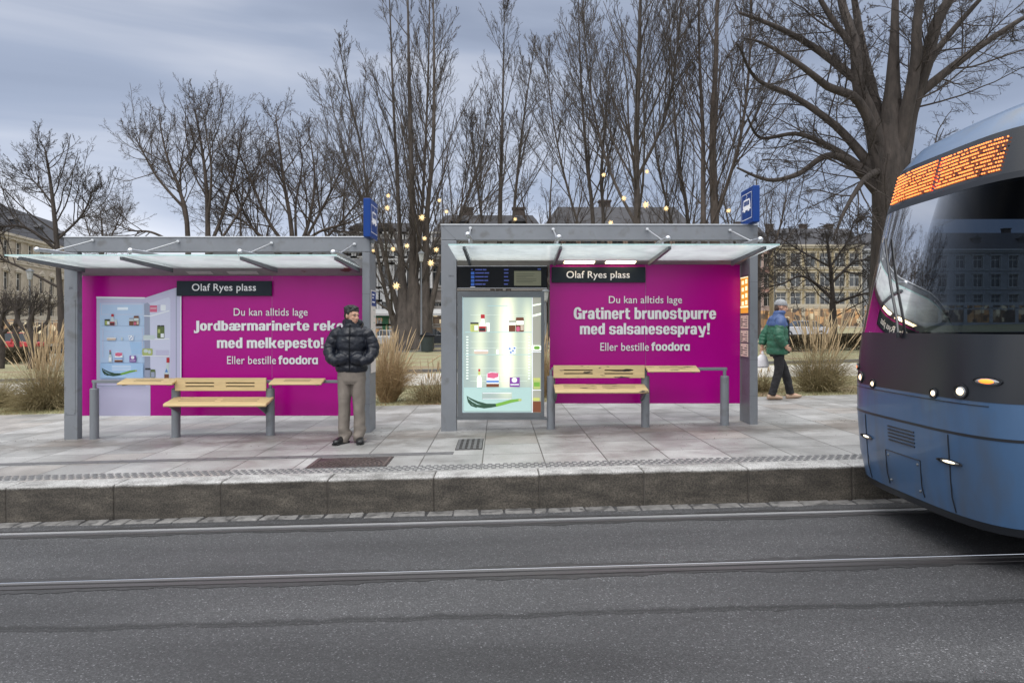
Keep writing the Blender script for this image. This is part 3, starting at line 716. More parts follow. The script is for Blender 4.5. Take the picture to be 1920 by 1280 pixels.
def bench(px_posts, by_seat, by_back, perches, rail, loc_x, name_label, worn, cx_seat, base_py, arch):
    """posts, slatted seat, backrest, leaning boards and the rail that joins them; everything in photo pixels"""
    D = 10.22
    g = thing('bench', name_label, 'bench', (loc_x, D, G(loc_x)))
    o = g.location
    wood = M['wornwood'] if worn else M['wood']
    for px, full in px_posts:
        x = WX(px, D); zb = G(x); zt = WZ(arch, D)
        mb = MB(); mb.tube([(x, D, zb - .02), (x, D, zb + .004)], .075, 20)
        mb.tube([(x, D, zb), (x, D, zt), (x, D, zt + .012)], [.062, .062, .052], 20)
        mb.tube([(x, D, zt), (x, D, WZ(rail[2], D) - .01)], .024, 12)
        mb.build('post', M['steel'], g, o, smooth=True)
    mb = MB(); zr = WZ(rail[2], D)
    mb.box(WX(rail[0], D), WX(rail[1], D), D - .022, D + .022, zr - .022, zr + .022); mb.build('rail', M['steel'], g, o, bevel=.008)
    # backrest
    x0, x1 = WX(by_back[0], D - .06), WX(by_back[1], D - .06); z0, z1 = WZ(by_back[3], D - .06), WZ(by_back[2], D - .06)
    w, h = x1 - x0, z1 - z0
    xs = [0, .115, .43, .56, .875, 1.0]; zs = [0, .30, .385, .57, .655, 1.0]
    mb = gridplate([x0+w*a for a in xs], [z0+h*a for a in zs], D-.095, D-.06, lambda i, j: not (i in (1, 3) and j in (1, 3)))
    br = mb.build('backrest', wood, g, o, bevel=.003, seg=2)
    mb = MB()
    for i in (1, 3): mb.box(x0+w*xs[i]-.01, x0+w*xs[i+1]+.01, D-.058, D-.050, z0+h*.25, z0+h*.7)
    mb.build('slot_backing', M['slot'], br, o)
    # seat: a board curved down at the front, with a bracket at either end
    sx0, sx1, sy0, sy1 = by_seat
    Dn = 9.84
    xa, xb = WX(sx0, Dn), WX(sx1, Dn); zs_ = WZ(sy1, Dn) + .028
    prof = [(Dn+.014, -.050), (Dn, -.034), (Dn+.006, -.012), (Dn+.05, .006), (Dn+.16, .022), (Dn+.30, .050), (Dn+.345, .062), (Dn+.345, .030), (Dn+.20, -.006), (Dn+.06, -.036)]
    mb = MB(); mb.prism([(xa, y, zs_ + z) for y, z in prof], (xb - xa, 0, 0))
    st = mb.build('seat', wood, g, o, bevel=.006, seg=2, smooth=True)
    mb = MB()
    for k in (.10, .52):
        for j in (0, 1): mb.box(xa+(xb-xa)*k, xa+(xb-xa)*(k+.36), Dn+.15+.07*j, Dn+.17+.07*j, zs_+.006, zs_+.0235+.0135*j)
    mb.build('slot_backing', M['slot'], st, o)
    for px, _ in px_posts:
        x = WX(px, D)
        if xa - .12 < x < xb + .12:
            s_ = 1 if x < (xa+xb)/2 else -1
            mb = MB(); mb.prism([(x + s_*.045, D, zs_ - .035), (x + s_*.045, Dn + .05, zs_ - .034), (x + s_*.045, Dn + .06, zs_ - .06), (x + s_*.045, D - .06, zs_ - .17), (x + s_*.045, D, zs_ - .2)], (s_ * .03, 0, 0))
            mb.build('bracket', M['darksteel'], g, o, bevel=.004)
    for a, b, y0, y1 in perches:
        Dp = 9.98; xa_, xb_ = WX(a, Dp), WX(b, Dp); z_ = WZ(y1, Dp)
        mb = MB(); mb.prism([(xa_, Dp+.01, z_), (xa_, Dp, z_+.016), (xa_, Dp+.02, z_+.032), (xa_, Dp+.24, z_+.086), (xa_, Dp+.25, z_+.076), (xa_, Dp+.24, z_+.056)], (xb_-xa_, 0, 0))
        pb = mb.build('leaning_board', wood, g, o, bevel=.006, smooth=True)
        mb = MB()
        for k in (0, 1):
            yy = Dp + .09 + .06*k; zz = z_ + .032 + (yy - Dp - .02) / .22 * .054
            mb.box(xa_+(xb_-xa_)*.25, xa_+(xb_-xa_)*.75, yy, yy+.016, zz - .012, zz + .0035)
        mb.build('slot_backing', M['slot'], pb, o)
        mb = MB(); mb.box(xa_+.06, xa_+.09, D-.2, D, z_-.01, z_+.028); mb.box(xb_-.09, xb_-.06, D-.2, D, z_-.01, z_+.028); mb.build('bracket', M['darksteel'], pb, o)
    return g

def shelter(label, pleft, pslab, top, bot_beam, glass, arms, fins, panel, sofy, base, slab_inner, lit, number):
    X0, X1 = WX(pleft[0], DF), WX(pslab[1], DF)
    xm = (X0 + X1) / 2
    g = thing('tram_shelter', label, 'shelter', (xm, DF, G(xm))); o = g.location
    zt, zb = WZ(top, DF), WZ(bot_beam, DF)
    # wide post at the left end
    pw = WX(pleft[1], DF)
    mb = MB(); mb.box(X0, pw, DF, DF + .12, G(X0) - .05, zb - .004)
    po = mb.build('post', M['steel'], g, o, bevel=.006)
    if number:
        mb = MB(); mb.box(X0+.02, pw-.025, DF-.006, DF-.001, G(X0)+.37, zb-.70); pl = mb.build('service_plate', M['steel'], po, o, bevel=.003)
        for x_ in (X0+.035, pw-.04):
            for z_ in (G(X0)+.39, zb-.72): mb = MB(); mb.ell((x_, DF-.007, z_), (.007,.004,.007), 8, 5); mb.build('screw', M['darksteel'], pl, o)
        text(*number[:5], DF - .0075, M['ink'], po, o)
    # deep slab at the right end
    xs0, xs1 = WX(pslab[0], DF), X1
    mb = MB(); mb.box(xs0, xs1, DF, DF + .46, G(X1) - .05, zb - .004); sl = mb.build('side_wall', M['steel'], g, o, bevel=.006)
    for z_ in (G(X1)+.42, G(X1)+.95, zb-.62): mb = MB(); mb.box(xs0-.0015, xs1+.0015, DF-.0015, DF+.4615, z_, z_+.005); mb.build('seam', M['darksteel'], sl, o)
    # top beam, mitred at the left
    mb = MB(); mb.box(X0, X1, DF, DF + .14, zb, zt); bm_ = mb.build('beam', M['steel'], g, o, bevel=.006)
    mb = MB(); mb.prism([(X0, DF-.001, zt), (X0+.008, DF-.001, zt), (pw+.004, DF-.001, zb), (pw-.004, DF-.001, zb)], (0, -.001, 0)); mb.build('seam', M['darksteel'], bm_, o)
    mb = MB(); mb.box(X0-.006, X1+.006, DF-.012, DF+.15, zt+.0005, zt+.014); mb.build('cap_strip', M['bright'], bm_, o)
    # canopy glass in four sheets
    D0, D1 = 8.88, 10.30
    gx0, gx1, zf, zk = glass
    cuts = [gx0] + [(fins[i]) for i in (1, 2)] + [gx1]
    for a, b in zip(cuts[:-1], cuts[1:]):
        a_, b_ = a + (.006 if a != gx0 else 0), b - (.006 if b != gx1 else 0)
        mb = MB(); mb.hexa([(a_,D0,zf),(b_,D0,zf),(b_,D1,zk),(a_,D1,zk),(a_,D0,zf+.014),(b_,D0,zf+.014),(b_,D1,zk+.014),(a_,D1,zk+.014)])
        gl = mb.build('canopy_glass', M['frosted'], g, o)
        mb = MB(); mb.box(a_, b_, D0-.004, D0-.0005, zf-.001, zf+.016); mb.build('edge', M['glassedge'], gl, o)
    for xf_ in fins:
        mb = MB(); mb.hexa([(xf_-.02,D0+.08,zf-.045),(xf_+.02,D0+.08,zf-.045),(xf_+.02,D1,zk-.075),(xf_-.02,D1,zk-.075),(xf_-.02,D0+.08,zf-.004),(xf_+.02,D0+.08,zf-.004),(xf_+.02,D1,zk-.004),(xf_-.02,D1,zk-.004)])
        mb.build('fin', M['darksteel'], g, o, bevel=.004)
    for px, py, rpx, rpy in arms:
        xa = WX(px, 9.0); za = WZ(py, 9.0)
        mb = MB(); pts = []
        for k in range(9):
            t_ = k / 8; pts.append((xa, 9.0 + 1.3*t_, za + .035*math.sin(math.pi*t_*.5) - .085*t_*t_))
        mb.tube(pts, .027, 14); mb.ell((xa, 8.99, za), (.036,.036,.036), 14, 9); mb.ell((xa, 9.30, za-.03), (.014,.014,.05), 10, 7); mb.ell((xa, 9.9, za-.05), (.014,.014,.06), 10, 7)
        ar = mb.build('canopy_arm', M['bright'], g, o, smooth=True)
        xr, zr = WX(rpx, DF), WZ(rpy, DF)
        mb = MB(); mb.tube([(xa, 9.32, za + .015), (xr, DF - .005, zr)], .011, 10); mb.ell((xa, 9.32, za+.02), (.02,.02,.02), 10, 7); mb.tube([(xr, DF-.03, zr), (xr, DF, zr)], .022, 12)
        mb.build('stay_rod', M['bright'], ar, o, smooth=True)
    # soffit box between the glass and the panels, with its lamps
    xi = WX(panel[1], DP)
    zs0, zs1 = WZ(sofy[0], 10.3), WZ(sofy[1], DP)
    mb = MB(); mb.prism([(X0+.02, 10.325, zs0), (X0+.02, DP+.06, zs1), (X0+.02, DP+.06, zs0+.14), (X0+.02, 10.325, zs0+.14)], (xs0-X0-.022, 0, 0))
    so = mb.build('soffit', M['soffit'], g, o, bevel=.003)
    for a, b in lit[1]:
        for q, (f0, f1) in enumerate(((.30, .62),)):
            y0, y1 = 10.312+(DP+.06-10.312)*f0, 10.312+(DP+.06-10.312)*f1; z0, z1 = zs0+(zs1-zs0)*f0, zs0+(zs1-zs0)*f1
            xa_, xb_ = WX(a, 10.45), WX(b, 10.45)
            mb = MB(); mb.hexa([(xa_,y0,z0-.006),(xb_,y0,z0-.006),(xb_,y1,z1-.006),(xa_,y1,z1-.006),(xa_,y0,z0-.001),(xb_,y0,z0-.001),(xb_,y1,z1-.001),(xa_,y1,z1-.001)])
            mb.build('ceiling_lamp', M['lampon'] if lit[0] else M['lampoff'], so, o)
    return g, o, dict(X0=X0, X1=X1, pw=pw, xs0=xs0, zs1=zs1, zb=zb, zt=zt, slab=sl, po=po)

M['glassedge'] = mat('green glass edge', (0.45, 0.66, 0.64), 0.15, var=.1)

# ---- left shelter
gL, oL, dL = shelter('light grey tram shelter with unlit ceiling and a pink poster of an open fridge', (120, 145), (679, 693), 445, 472,
    (WX(140, 10.3), WX(677, 10.3), 2.425, 2.392), [(70,468,175,451), (245,470,335,453), (450,472,510,456), (625,473,665,458)],
    [-6.36, -5.05, -3.50, -2.28], (152, 680), (503, 519), 820, None, (False, [(350,396), (426,482)]), ('27A', 129, 136, 538, 542))
def panels(g, o, pxs, top, bot, rects):
    res = []
    for a, b in pxs:
        mb = MB(); mb.box(WX(a, DP), WX(b, DP) , DP, DP + .016, WZ(bot, DP), WZ(top, DP))
        res.append(mb.build('back_panel', M['magenta'], g, o))
        if b != pxs[-1][1]:
            mb = MB(); mb.box(WX(b, DP)+.0005, WX(b+.7, DP)-.0005, DP-.001, DP+.012, WZ(bot, DP), WZ(top, DP)); mb.build('panel_joint', M['magenta seam'], g, o)
    return res
pL = panels(gL, oL, [(140, 509.7), (510.4, 690)], 517, 779, None)
# fridge printed on the left panel
PL = print_mats('printed ', 0.0)
pr = Print(DP - .0015)
pr.poly([(181,557),(273,558),(273,712),(282,723),(282,779.4),(182,779.4),(181,700)], I['lav'])
pr.poly([(180.5,556),(272,557.3),(272,560),(180.5,559)], I['white'])
pr.poly([(187,568),(271,568),(271,711),(188,711)], I['inside'])
pr.rect(190, 569, 269, 590, I['pale']); pr.rect(191, 571, 268, 589, I['inside'])
pr.rect(220, 576, 240, 581, I['glow'])
pr.poly([(243,641),(266,641),(270,664),(247,664)], I['drawer'])
pr.fx = lambda x, y: (188.6 + (x-869)*.642, 567.3 + (y-557.5)*.664)
fridge_items(pr)
pr.fx = lambda x, y: (x, y)
pr.poly([(273,558.5),(330,540),(341.5,540),(341.5,712),(273,712)], I['lav'])
pr.poly([(331,541),(333,541),(333,711),(331,711)], I['shade']); pr.rect(339.6, 541, 341.2, 711, I['white'])
pr.poly([(275,571),(318,557),(321,562),(321,711),(274,711)], I['pale'])
pr.poly([(272,570),(278,567),(282.5,571),(283.5,709),(272.5,709)], I['shade'])
pr.poly([(271,591),(283,591.5),(319,581.5),(319,583.5),(284,593.5),(271,593)], I['white'])
pr.rect(282.5, 572.5, 296, 585, I['pink']); pr.rect(283.5, 577.5, 295, 578.6, I['white']); pr.rrect(302.5, 571.5, 312.5, 582.5, 2, I['white']); pr.rect(296.5, 571, 302, 584, I['lav'])
pr.poly([(270,635),(319,634),(319,636),(270,637.4)], I['white']); pr.rrect(270, 628, 292, 636, 2, I['clear'])
pr.rrect(296.2, 611.5, 310, 634, 2, I['gjar']); pr.rect(297.5, 617, 302, 624, I['lettuce']); pr.rect(303, 625, 309, 632.5, I['white']); pr.rrect(296.6, 609.6, 303, 612.4, 1, I['lid']); pr.rrect(303.4, 609.6, 309.8, 612.4, 1, I['lid'])
pr.poly([(268,666),(319,666.5),(319,668),(268,667.6)], I['white']); pr.rrect(268.5, 653, 288, 666, 3, I['lettuce']); pr.rrect(271, 654.5, 279, 661, 3, I['clear']); pr.rrect(279, 656, 285, 663, 3, I['clear']); pr.rect(294, 656, 318, 666, I['lav'])
pr.rrect(273, 691, 283, 707, 2, I['shade']); pr.rrect(274, 689.6, 284.4, 693, 1, I['lid']); pr.rrect(284, 692, 293, 708, 2, I['gjar']); pr.rect(285, 697, 292, 707, I['shade'])
pr.poly([(314.5,680),(318.4,680),(318.4,694),(319,708.5),(309.5,708.5),(310,698),(313,690)], I['clear']); pr.rect(314, 670, 319.6, 679.5, I['red']); pr.poly([(313.8,690),(317,697.5),(311,697.5)], I['blue']); pr.rect(310, 701, 318.5, 708.4, I['brown'])
pr.rect(182.5, 722.6, 275, 724.0, I['shade']); pr.rect(183, 778.5, 282, 779.4, I['white'])
pr.mb.build('fridge_print', PL, pL[0], oL)
DT = DP - .012
text('Du kan alltids lage', 438.2, 576.9, 577.8, 596.2, DT, M['white'], pL[0], oL, bold=.004, boldy=.004, space=1.02)
heavy_text('Jordbærmarinerte reker', 363.7, 655, 619.5, 601.2, DT, M['white'], pL[0], oL)
heavy_text('med melkepesto!', 406.8, 606.8, 652.2, 632.6, DT, M['white'], pL[0], oL)
text('Eller bestille', 425.9, 517.5, 667.5, 682.4, DT, M['white'], pL[0], oL, bold=.004, boldy=.004, space=1.02)
heavy_text('foodora', 521.9, 596.0, 682.6, 666.6, DT, M['white'], pL[0], oL, S=.20, c=.22, X=.76, t=.185, rnd=True, gap=.05)
def nameboard(g, o, a, b, y0, y1, tx):
    mb = MB(); mb.box(WX(a, DP-.05), WX(b, DP-.05), DP-.05, DP-.018, WZ(y1, DP-.05), WZ(y0, DP-.05)); nb = mb.build('name_board', M['slate'], g, o, bevel=.003)
    text('Olaf Ryes plass', *tx, DP-.0525, M['white'], nb, o, bold=.010, boldy=.008, space=1.03)
nameboard(gL, oL, 331, 509, 526.5, 554.5, (359.8, 480, 531.8, 549.4))
# route map on the outer side of the slab
xs = dL['X1']
mb = MB(); mb.box(xs + .001, xs + .012, DF+.07, DF+.40, WZ(700, DF), WZ(543, DF)); rm = mb.build('route_map', M['paper'], dL['slab'], oL, bevel=.003)
mb = MB(); mb.box(xs + .0125, xs + .014, DF+.075, DF+.395, WZ(573, DF), WZ(545, DF)); mb.build('map_heading', M['blue'], rm, oL)
mb = MB()
for k, (y, z, w_) in enumerate(((.12,550,.16),(.12,556,.10),(.12,564,.2))): mb.box(xs+.0145, xs+.015, DF+y, DF+y+w_, WZ(z+2.4, DF), WZ(z, DF))
mb.build('lettering', M['white'], rm, oL)
mb = MB(); rr = random.Random(5)
for k in range(9):
    y = DF+.09+rr.random()*.2; z = 580+k*12
    mb.box(xs+.0125, xs+.0135, y, y+.03+rr.random()*.08, WZ(z+1.2, DF), WZ(z, DF))
mb.build('map_lines', mat('map green', (.12,.30,.22), .6), rm, oL)

bench([(177, 0), (330, 0), (507, 0)], (305, 498, 745, 760), (330, 500, 708, 732), [(218, 322, 710, 722), (503, 602, 710, 722)], (173, 634, 715), WX(340, 10.2),
      'clean pale yellow bench with leaning boards under the poster of the open fridge', False, 0, 817, 729)

# ---- right shelter
gR, oR, dR = shelter('darker tram shelter with lit ceiling lamps, departure display and glowing advert case', (827, 856), (1406, 1421), 422, 450,
    (WX(857, 10.3), WX(1393, 10.3), 2.560, 2.498), [(877,440,882,428), (1048,445,1037,430), (1252,447,1213,430), (1425,449,1368,432)],
    [-.62, .63, 2.04, 3.27], (1030, 1387), (486, 497), 805, None, (True, [(1058,1115), (1136,1192)]), None)
text('294A', 841, 851, 515.6, 519.0, DF-.002, M['ink'], dR['po'], oR)
pR = panels(gR, oR, [(1031, 1210.2), (1211, 1387.5)], 496, 756, None)
text('Du kan alltids lage', 1141.6, 1278.7, 555, 572.7, DT, M['white'], pR[0], oR, bold=.004, boldy=.004, space=1.02)
heavy_text('Gratinert brunostpurre', 1075.8, 1342.6, 598.0, 576.2, DT, M['white'], pR[0], oR)
heavy_text('med salsanesespray!', 1087.3, 1331, 626.6, 605.6, DT, M['white'], pR[0], oR)
text('Eller bestille', 1125.6, 1216.6, 642.4, 657.5, DT, M['white'], pR[0], oR, bold=.004, boldy=.004, space=1.02)
heavy_text('foodora', 1221.2, 1293.2, 657.2, 641.6, DT, M['white'], pR[0], oR, S=.20, c=.22, X=.76, t=.185, rnd=True, gap=.05)
nameboard(gR, oR, 1034.5, 1210, 500.5, 529.5, (1062, 1180.7, 508.2, 525.4))

# departure display hanging over the advert case
D = DF + .03
mb = MB(); mb.box(WX(857, D), WX(1026, D), D, D+.12, WZ(541, D), WZ(498, D)); dp = mb.build('departure_display', M['black'], gR, oR, bevel=.006)
q = Print(D - .001)
q.rect(857.5, 498.4, 1025.6, 499.3, 3); q.rect(857.5, 539.6, 1025.6, 540.4, 3)
q.rect(964, 508, 1014.5, 535.5, 1)
rr = random.Random(11)
for k, y in enumerate((504.4, 510.6, 517.6, 524.6, 531.6)):
    if k: q.rrect(883, y-1.0, 889.5, y+4.2, .8, 2)
    else: q.rect(883.5, y, 886.5, y+2.2, 4)
    x = 891
    for w_ in ([13,7] if k == 0 else [rr.uniform(12, 20), rr.uniform(4, 9)]): q.rect(x, y, x+w_, y+2.4, 4); x += w_+1
    q.rect(945, y, 945+rr.uniform(7,10), y+2.3, 4)
for y in (513.5, 517, 519.6, 523, 526, 528.6): q.rect(968, y, 968+rr.uniform(18,38), y+.7, 5)
q.rect(882, 537.4, 891, 538.4, 6); q.rect(1008, 503.6, 1014, 505.6, 4)
q.mb.build('screen', [M['black'], mat('dim backlit text window', (.10,.10,.065), .4, emit=(.10,.10,.06), estr=.35), mat('dim blue line badge', (.01,.05,.2), .4, emit=(.01,.06,.28), estr=.6),
    M['chrome'], mat('dim blue display text', (.02,.03,.12), .4, emit=(.025,.04,.16), estr=.8), mat('dim dark display text', (.05,.05,.03), .5), M['white']], dp, oR)
# lit advert case
D = DF - .01
mb = MB()
fx0, fx1, fy0, fy1 = WX(857.5, D), WX(1020.5, D), WZ(783, D), WZ(546, D)
ix0, ix1, iy0, iy1 = WX(866.5, D), WX(1014.5, D), WZ(773.5, D), WZ(556, D)
mb.box(fx0, ix0, D, D+.16, fy0, fy1); mb.box(ix1, fx1, D, D+.16, fy0, fy1); mb.box(ix0, ix1, D+.0006, D+.16, iy1, fy1); mb.box(ix0, ix1, D+.0006, D+.16, fy0, iy0)
mb.box(fx0-.01, WX(1025, D), D-.02, D+.17, fy0-.03, fy0-.002); mb.box(ix0, ix1, D+.12, D+.159, iy0, iy1)
mb.box(WX(868, D), WX(1014, D), D-.004, D-.0005, WZ(557.4, D), WZ(556.2, D))
ac = mb.build('advert_case', M['darksteel'], gR, oR, bevel=.004)
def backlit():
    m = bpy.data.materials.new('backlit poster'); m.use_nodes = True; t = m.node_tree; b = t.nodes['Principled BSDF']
    # glow of three upright tubes painted into the emission; no tubes inside the case
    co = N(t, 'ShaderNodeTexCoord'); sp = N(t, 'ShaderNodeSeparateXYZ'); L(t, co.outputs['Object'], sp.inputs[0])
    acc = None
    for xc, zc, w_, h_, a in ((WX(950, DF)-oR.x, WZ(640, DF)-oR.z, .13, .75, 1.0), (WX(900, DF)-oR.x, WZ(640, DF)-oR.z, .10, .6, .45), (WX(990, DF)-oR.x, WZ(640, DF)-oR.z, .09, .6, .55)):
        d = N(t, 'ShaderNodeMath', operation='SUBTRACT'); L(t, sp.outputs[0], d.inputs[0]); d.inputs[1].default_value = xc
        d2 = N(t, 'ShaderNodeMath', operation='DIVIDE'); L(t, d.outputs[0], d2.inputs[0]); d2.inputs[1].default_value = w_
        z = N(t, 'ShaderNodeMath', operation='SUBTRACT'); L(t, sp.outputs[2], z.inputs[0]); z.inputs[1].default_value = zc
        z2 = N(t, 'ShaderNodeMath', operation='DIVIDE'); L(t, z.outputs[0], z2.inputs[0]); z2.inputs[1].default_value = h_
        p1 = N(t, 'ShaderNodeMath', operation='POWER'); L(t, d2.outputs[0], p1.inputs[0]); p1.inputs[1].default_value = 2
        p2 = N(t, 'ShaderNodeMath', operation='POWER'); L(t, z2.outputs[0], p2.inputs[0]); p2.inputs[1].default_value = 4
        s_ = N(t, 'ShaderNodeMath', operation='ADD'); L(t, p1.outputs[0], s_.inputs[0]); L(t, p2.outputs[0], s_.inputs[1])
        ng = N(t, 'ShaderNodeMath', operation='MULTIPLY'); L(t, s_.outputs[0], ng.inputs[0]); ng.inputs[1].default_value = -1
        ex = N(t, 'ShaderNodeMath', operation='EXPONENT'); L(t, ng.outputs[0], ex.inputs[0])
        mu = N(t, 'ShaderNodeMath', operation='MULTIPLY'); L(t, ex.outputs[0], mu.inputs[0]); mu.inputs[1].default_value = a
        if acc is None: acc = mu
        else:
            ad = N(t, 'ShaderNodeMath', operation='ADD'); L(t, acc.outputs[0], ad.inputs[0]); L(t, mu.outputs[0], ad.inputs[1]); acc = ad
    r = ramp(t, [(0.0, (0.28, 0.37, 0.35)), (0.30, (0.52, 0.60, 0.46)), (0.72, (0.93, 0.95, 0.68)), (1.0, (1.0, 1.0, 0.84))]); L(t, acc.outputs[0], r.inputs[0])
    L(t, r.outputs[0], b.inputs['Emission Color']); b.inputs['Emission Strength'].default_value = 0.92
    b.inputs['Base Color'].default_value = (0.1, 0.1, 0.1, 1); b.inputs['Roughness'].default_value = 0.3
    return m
PR = print_mats('backlit ', 0.33)
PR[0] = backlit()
PR[1] = pm('backlit shelf edge', (0.28,0.42,0.42), .7)
PR[12] = pm('backlit drawer', (0.30,0.43,0.41), .60)
PR[15] = pm('backlit shade', (0.25,0.25,0.21), .7)
PR[7] = pm('backlit clear', (0.72,0.80,0.66), .75); PR[3] = pm('backlit green jar', (0.34,0.36,0.10), .8); PR[18] = pm('backlit lavender', (.30,.40,.42), .6); PR[19] = pm('backlit pale', (.60,.68,.60), .6)
q = Print(D + .03)
q.rect(860, 550, 1020, 780, I['lav']); q.rrect(869, 557.6, 998, 772, 4, I['inside']); q.rect(998, 557.6, 1015, 773, I['shade'])
q.rect(997.4, 557.6, 999, 773, I['white']); q.poly([(999,571),(1015,568),(1015,590),(999,594)], I['clear']); q.poly([(999,574),(1015,571),(1015,586),(999,590)], I['shade'])
q.rect(914, 572.6, 952, 573.8, I['shelf'])
fridge_items(q)
q.rrect(996, 647, 1014.6, 657, 3, I['clear']); q.rrect(1001, 648.5, 1012, 655, 3, I['lkg']); q.rect(996, 658.5, 1014.6, 660.2, I['white'])
q.rrect(1000, 710, 1013, 729, 2, I['lettuce']); q.rrect(999.5, 708, 1013, 712, 1.5, I['gjar']); q.rect(1001, 716, 1012, 724, I['lkg']); q.rect(998, 730, 1014.6, 731.5, I['white'])
q.rrect(999, 745, 1012, 751, 2, I['gjar']); q.rect(999, 752, 1014, 772, I['brown'])
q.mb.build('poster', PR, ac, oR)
# timetable case on the inner face of the slab
xi = dR['xs0']
def side(y0, y1, p0, p1, mb, dx=0, mi=0): mb.box(xi-.004-dx, xi-.001-dx, DF+y0, DF+y1, WZ(p1, DF+.2), WZ(p0, DF+.2), mi)
mb = MB(); side(.05, .40, 515, 672, mb); tcase = mb.build('timetable_case', M['darksteel'], dR['slab'], oR, bevel=.001)
mb = MB(); side(.06, .39, 520, 587, mb, .0035); mb.build('lit_panel', mat('amber lit timetable', (.5,.22,.02), .4, emit=(.80,.34,.03), estr=.62), tcase, oR)
badge = (mat('bright lit badge', (.9,.8,.5), .4, emit=(1,.86,.55), estr=.8))
for k in range(4):
    mb = MB(); side(.06+.03, .17, 524+k*13, 532+k*13, mb, .0072, 0); mb.build('route_badge', badge, tcase, oR)
    mb = MB(); side(.24, .33, 526+k*13, 533+k*13, mb, .0072, 0); mb.build('route_badge', badge, tcase, oR)
mb = MB(); side(.06, .39, 573.5, 576.5, mb, .0072, 0); mb.build('light_strip', badge, tcase, oR)
mb = MB(); side(.06, .39, 519.2, 521, mb, .0072, 0); mb.build('light_strip', badge, tcase, oR)
for a, b in ((591, 616), (619, 641), (644, 668)):
    mb = MB(); side(.06, .39, a, b, mb, .0035); sh = mb.build('timetable_sheet', mat('warm timetable paper', (.62,.50,.42), .5, emit=(.62,.47,.38), estr=.25), tcase, oR)
    mb = MB()
    for j in range(5): side(.09, .12+.045*((j*7) % 5), a+3+j*4.2, a+4.4+j*4.2, mb, .0072)
    for j in range(4): side(.30, .36, a+6+j*4, a+8+j*4, mb, .0072)
    mb.build('lettering', M['ink'], sh, oR)

bench([(1033, 0), (1210, 0), (1358.5, 0)], (1041, 1217, 720, 735), (1037.5, 1208, 684.5, 708), [(1215, 1313, 686, 698)], (1034, 1363, 691.5), WX(1190, 10.2),
      'worn yellow bench with chipped seat beside the glowing advert case', True, 0, 800, 706)

# ---- blue tram stop signs on the beams
def stop_sign(label, px0, px1, y0, y1, pictoside):
    D0 = 9.98; x0, x1 = WX(px0, D0), WX(px1, D0); z0, z1 = WZ(y1, D0), WZ(y0, D0); dep = .54
    xm = (x0+x1)/2
    g = thing('tram_stop_sign', label, 'sign', (xm, D0+.3, z0 - .03)); o = g.location
    mb = MB(); mb.box(x0, x1, D0, D0+dep, z0, z1); p = mb.build('panel', M['blue'], g, o, bevel=.012, seg=3)
    mb = MB(); mb.box(xm-.05, xm+.05, DF+.02, DF+.12, z0-.06, z0-.001); mb.build('bracket', M['darksteel'], g, o)
    for sgn, xx in ((-1, x0), (1, x1)):
        def pt(a, b):    # a along the panel 0..1 (left to right as read), b up 0..1
            y = D0 + dep*(1-a) if sgn < 0 else D0 + dep*a
            return Vector((xx, y, z0 + (z1-z0)*b))
        k = [0]
        def q(pts, mb):
            k[0] += 1
            pp = [pt(a, b) + Vector((sgn*(.0012+.0003*k[0]), 0, 0)) for a, b in pts]
            mb.prism(pp, (sgn*.0002, 0, 0))
        mb = MB()
        for a0, a1, b0, b1 in ((.10,.90,.14,.155),(.10,.90,.845,.86),(.10,.115,.155,.845),(.885,.90,.155,.845)): q([(a0,b0),(a1,b0),(a1,b1),(a0,b1)], mb)
        q([(.24,.42),(.76,.42),(.80,.50),(.77,.66),(.72,.70),(.28,.70),(.23,.66),(.20,.50)], mb)      # tram body
        q([(.16,.40),(.84,.40),(.84,.44),(.16,.44)], mb); q([(.28,.36),(.40,.36),(.40,.41),(.28,.41)], mb); q([(.60,.36),(.72,.36),(.72,.41),(.60,.41)], mb)
        q([(.44,.70),(.56,.77),(.555,.785),(.435,.715)], mb); q([(.56,.77),(.50,.84),(.488,.83),(.545,.77)], mb)  # pantograph
        mb.build('tram_symbol', M['white'], p, o)
        mb = MB()
        for a in (.27, .385, .50, .615): q([(a,.53),(a+.09,.53),(a+.09,.655),(a,.655)], mb)
        mb.build('symbol_windows', M['blue'], p, o)
    return g
stop_sign('blue tram stop sign on the right end of the light grey shelter', 681, 694.5, 371, 444, 1)
stop_sign('blue tram stop sign with white tram symbol above the glowing case shelter', 1412, 1425, 347, 416, -1)
# ------------------------------------------------------------------ trees
def tubes(P, Rr, sides):
    """P (B,n,3), Rr (B,n): tapered tubes for a whole generation of branches at once"""
    B, n, _ = P.shape
    T = np.gradient(P, axis=1); T /= np.linalg.norm(T, axis=2, keepdims=True) + 1e-9
    ref = np.where(np.abs(T[:, :1, 2:3]) < 0.9, np.array([0, 0, 1.0]), np.array([1.0, 0, 0]))
    A = np.cross(T, ref); A /= np.linalg.norm(A, axis=2, keepdims=True) + 1e-9
    Bv = np.cross(A, T)
    an = np.arange(sides) * 2 * np.pi / sides
    V = P[:, :, None, :] + Rr[:, :, None, None] * (A[:, :, None, :] * np.cos(an)[None, None, :, None] + Bv[:, :, None, :] * np.sin(an)[None, None, :, None])
    base = (np.arange(B) * n * sides)[:, None, None] + (np.arange(n - 1) * sides)[None, :, None]
    j = np.arange(sides)[None, None, :]; j2 = (np.arange(sides) + 1) % sides; j2 = j2[None, None, :]
    Fq = np.stack([base + j, base + j2, base + sides + j2, base + sides + j], axis=-1).reshape(-1, 4)
    return V.reshape(-1, 3), Fq

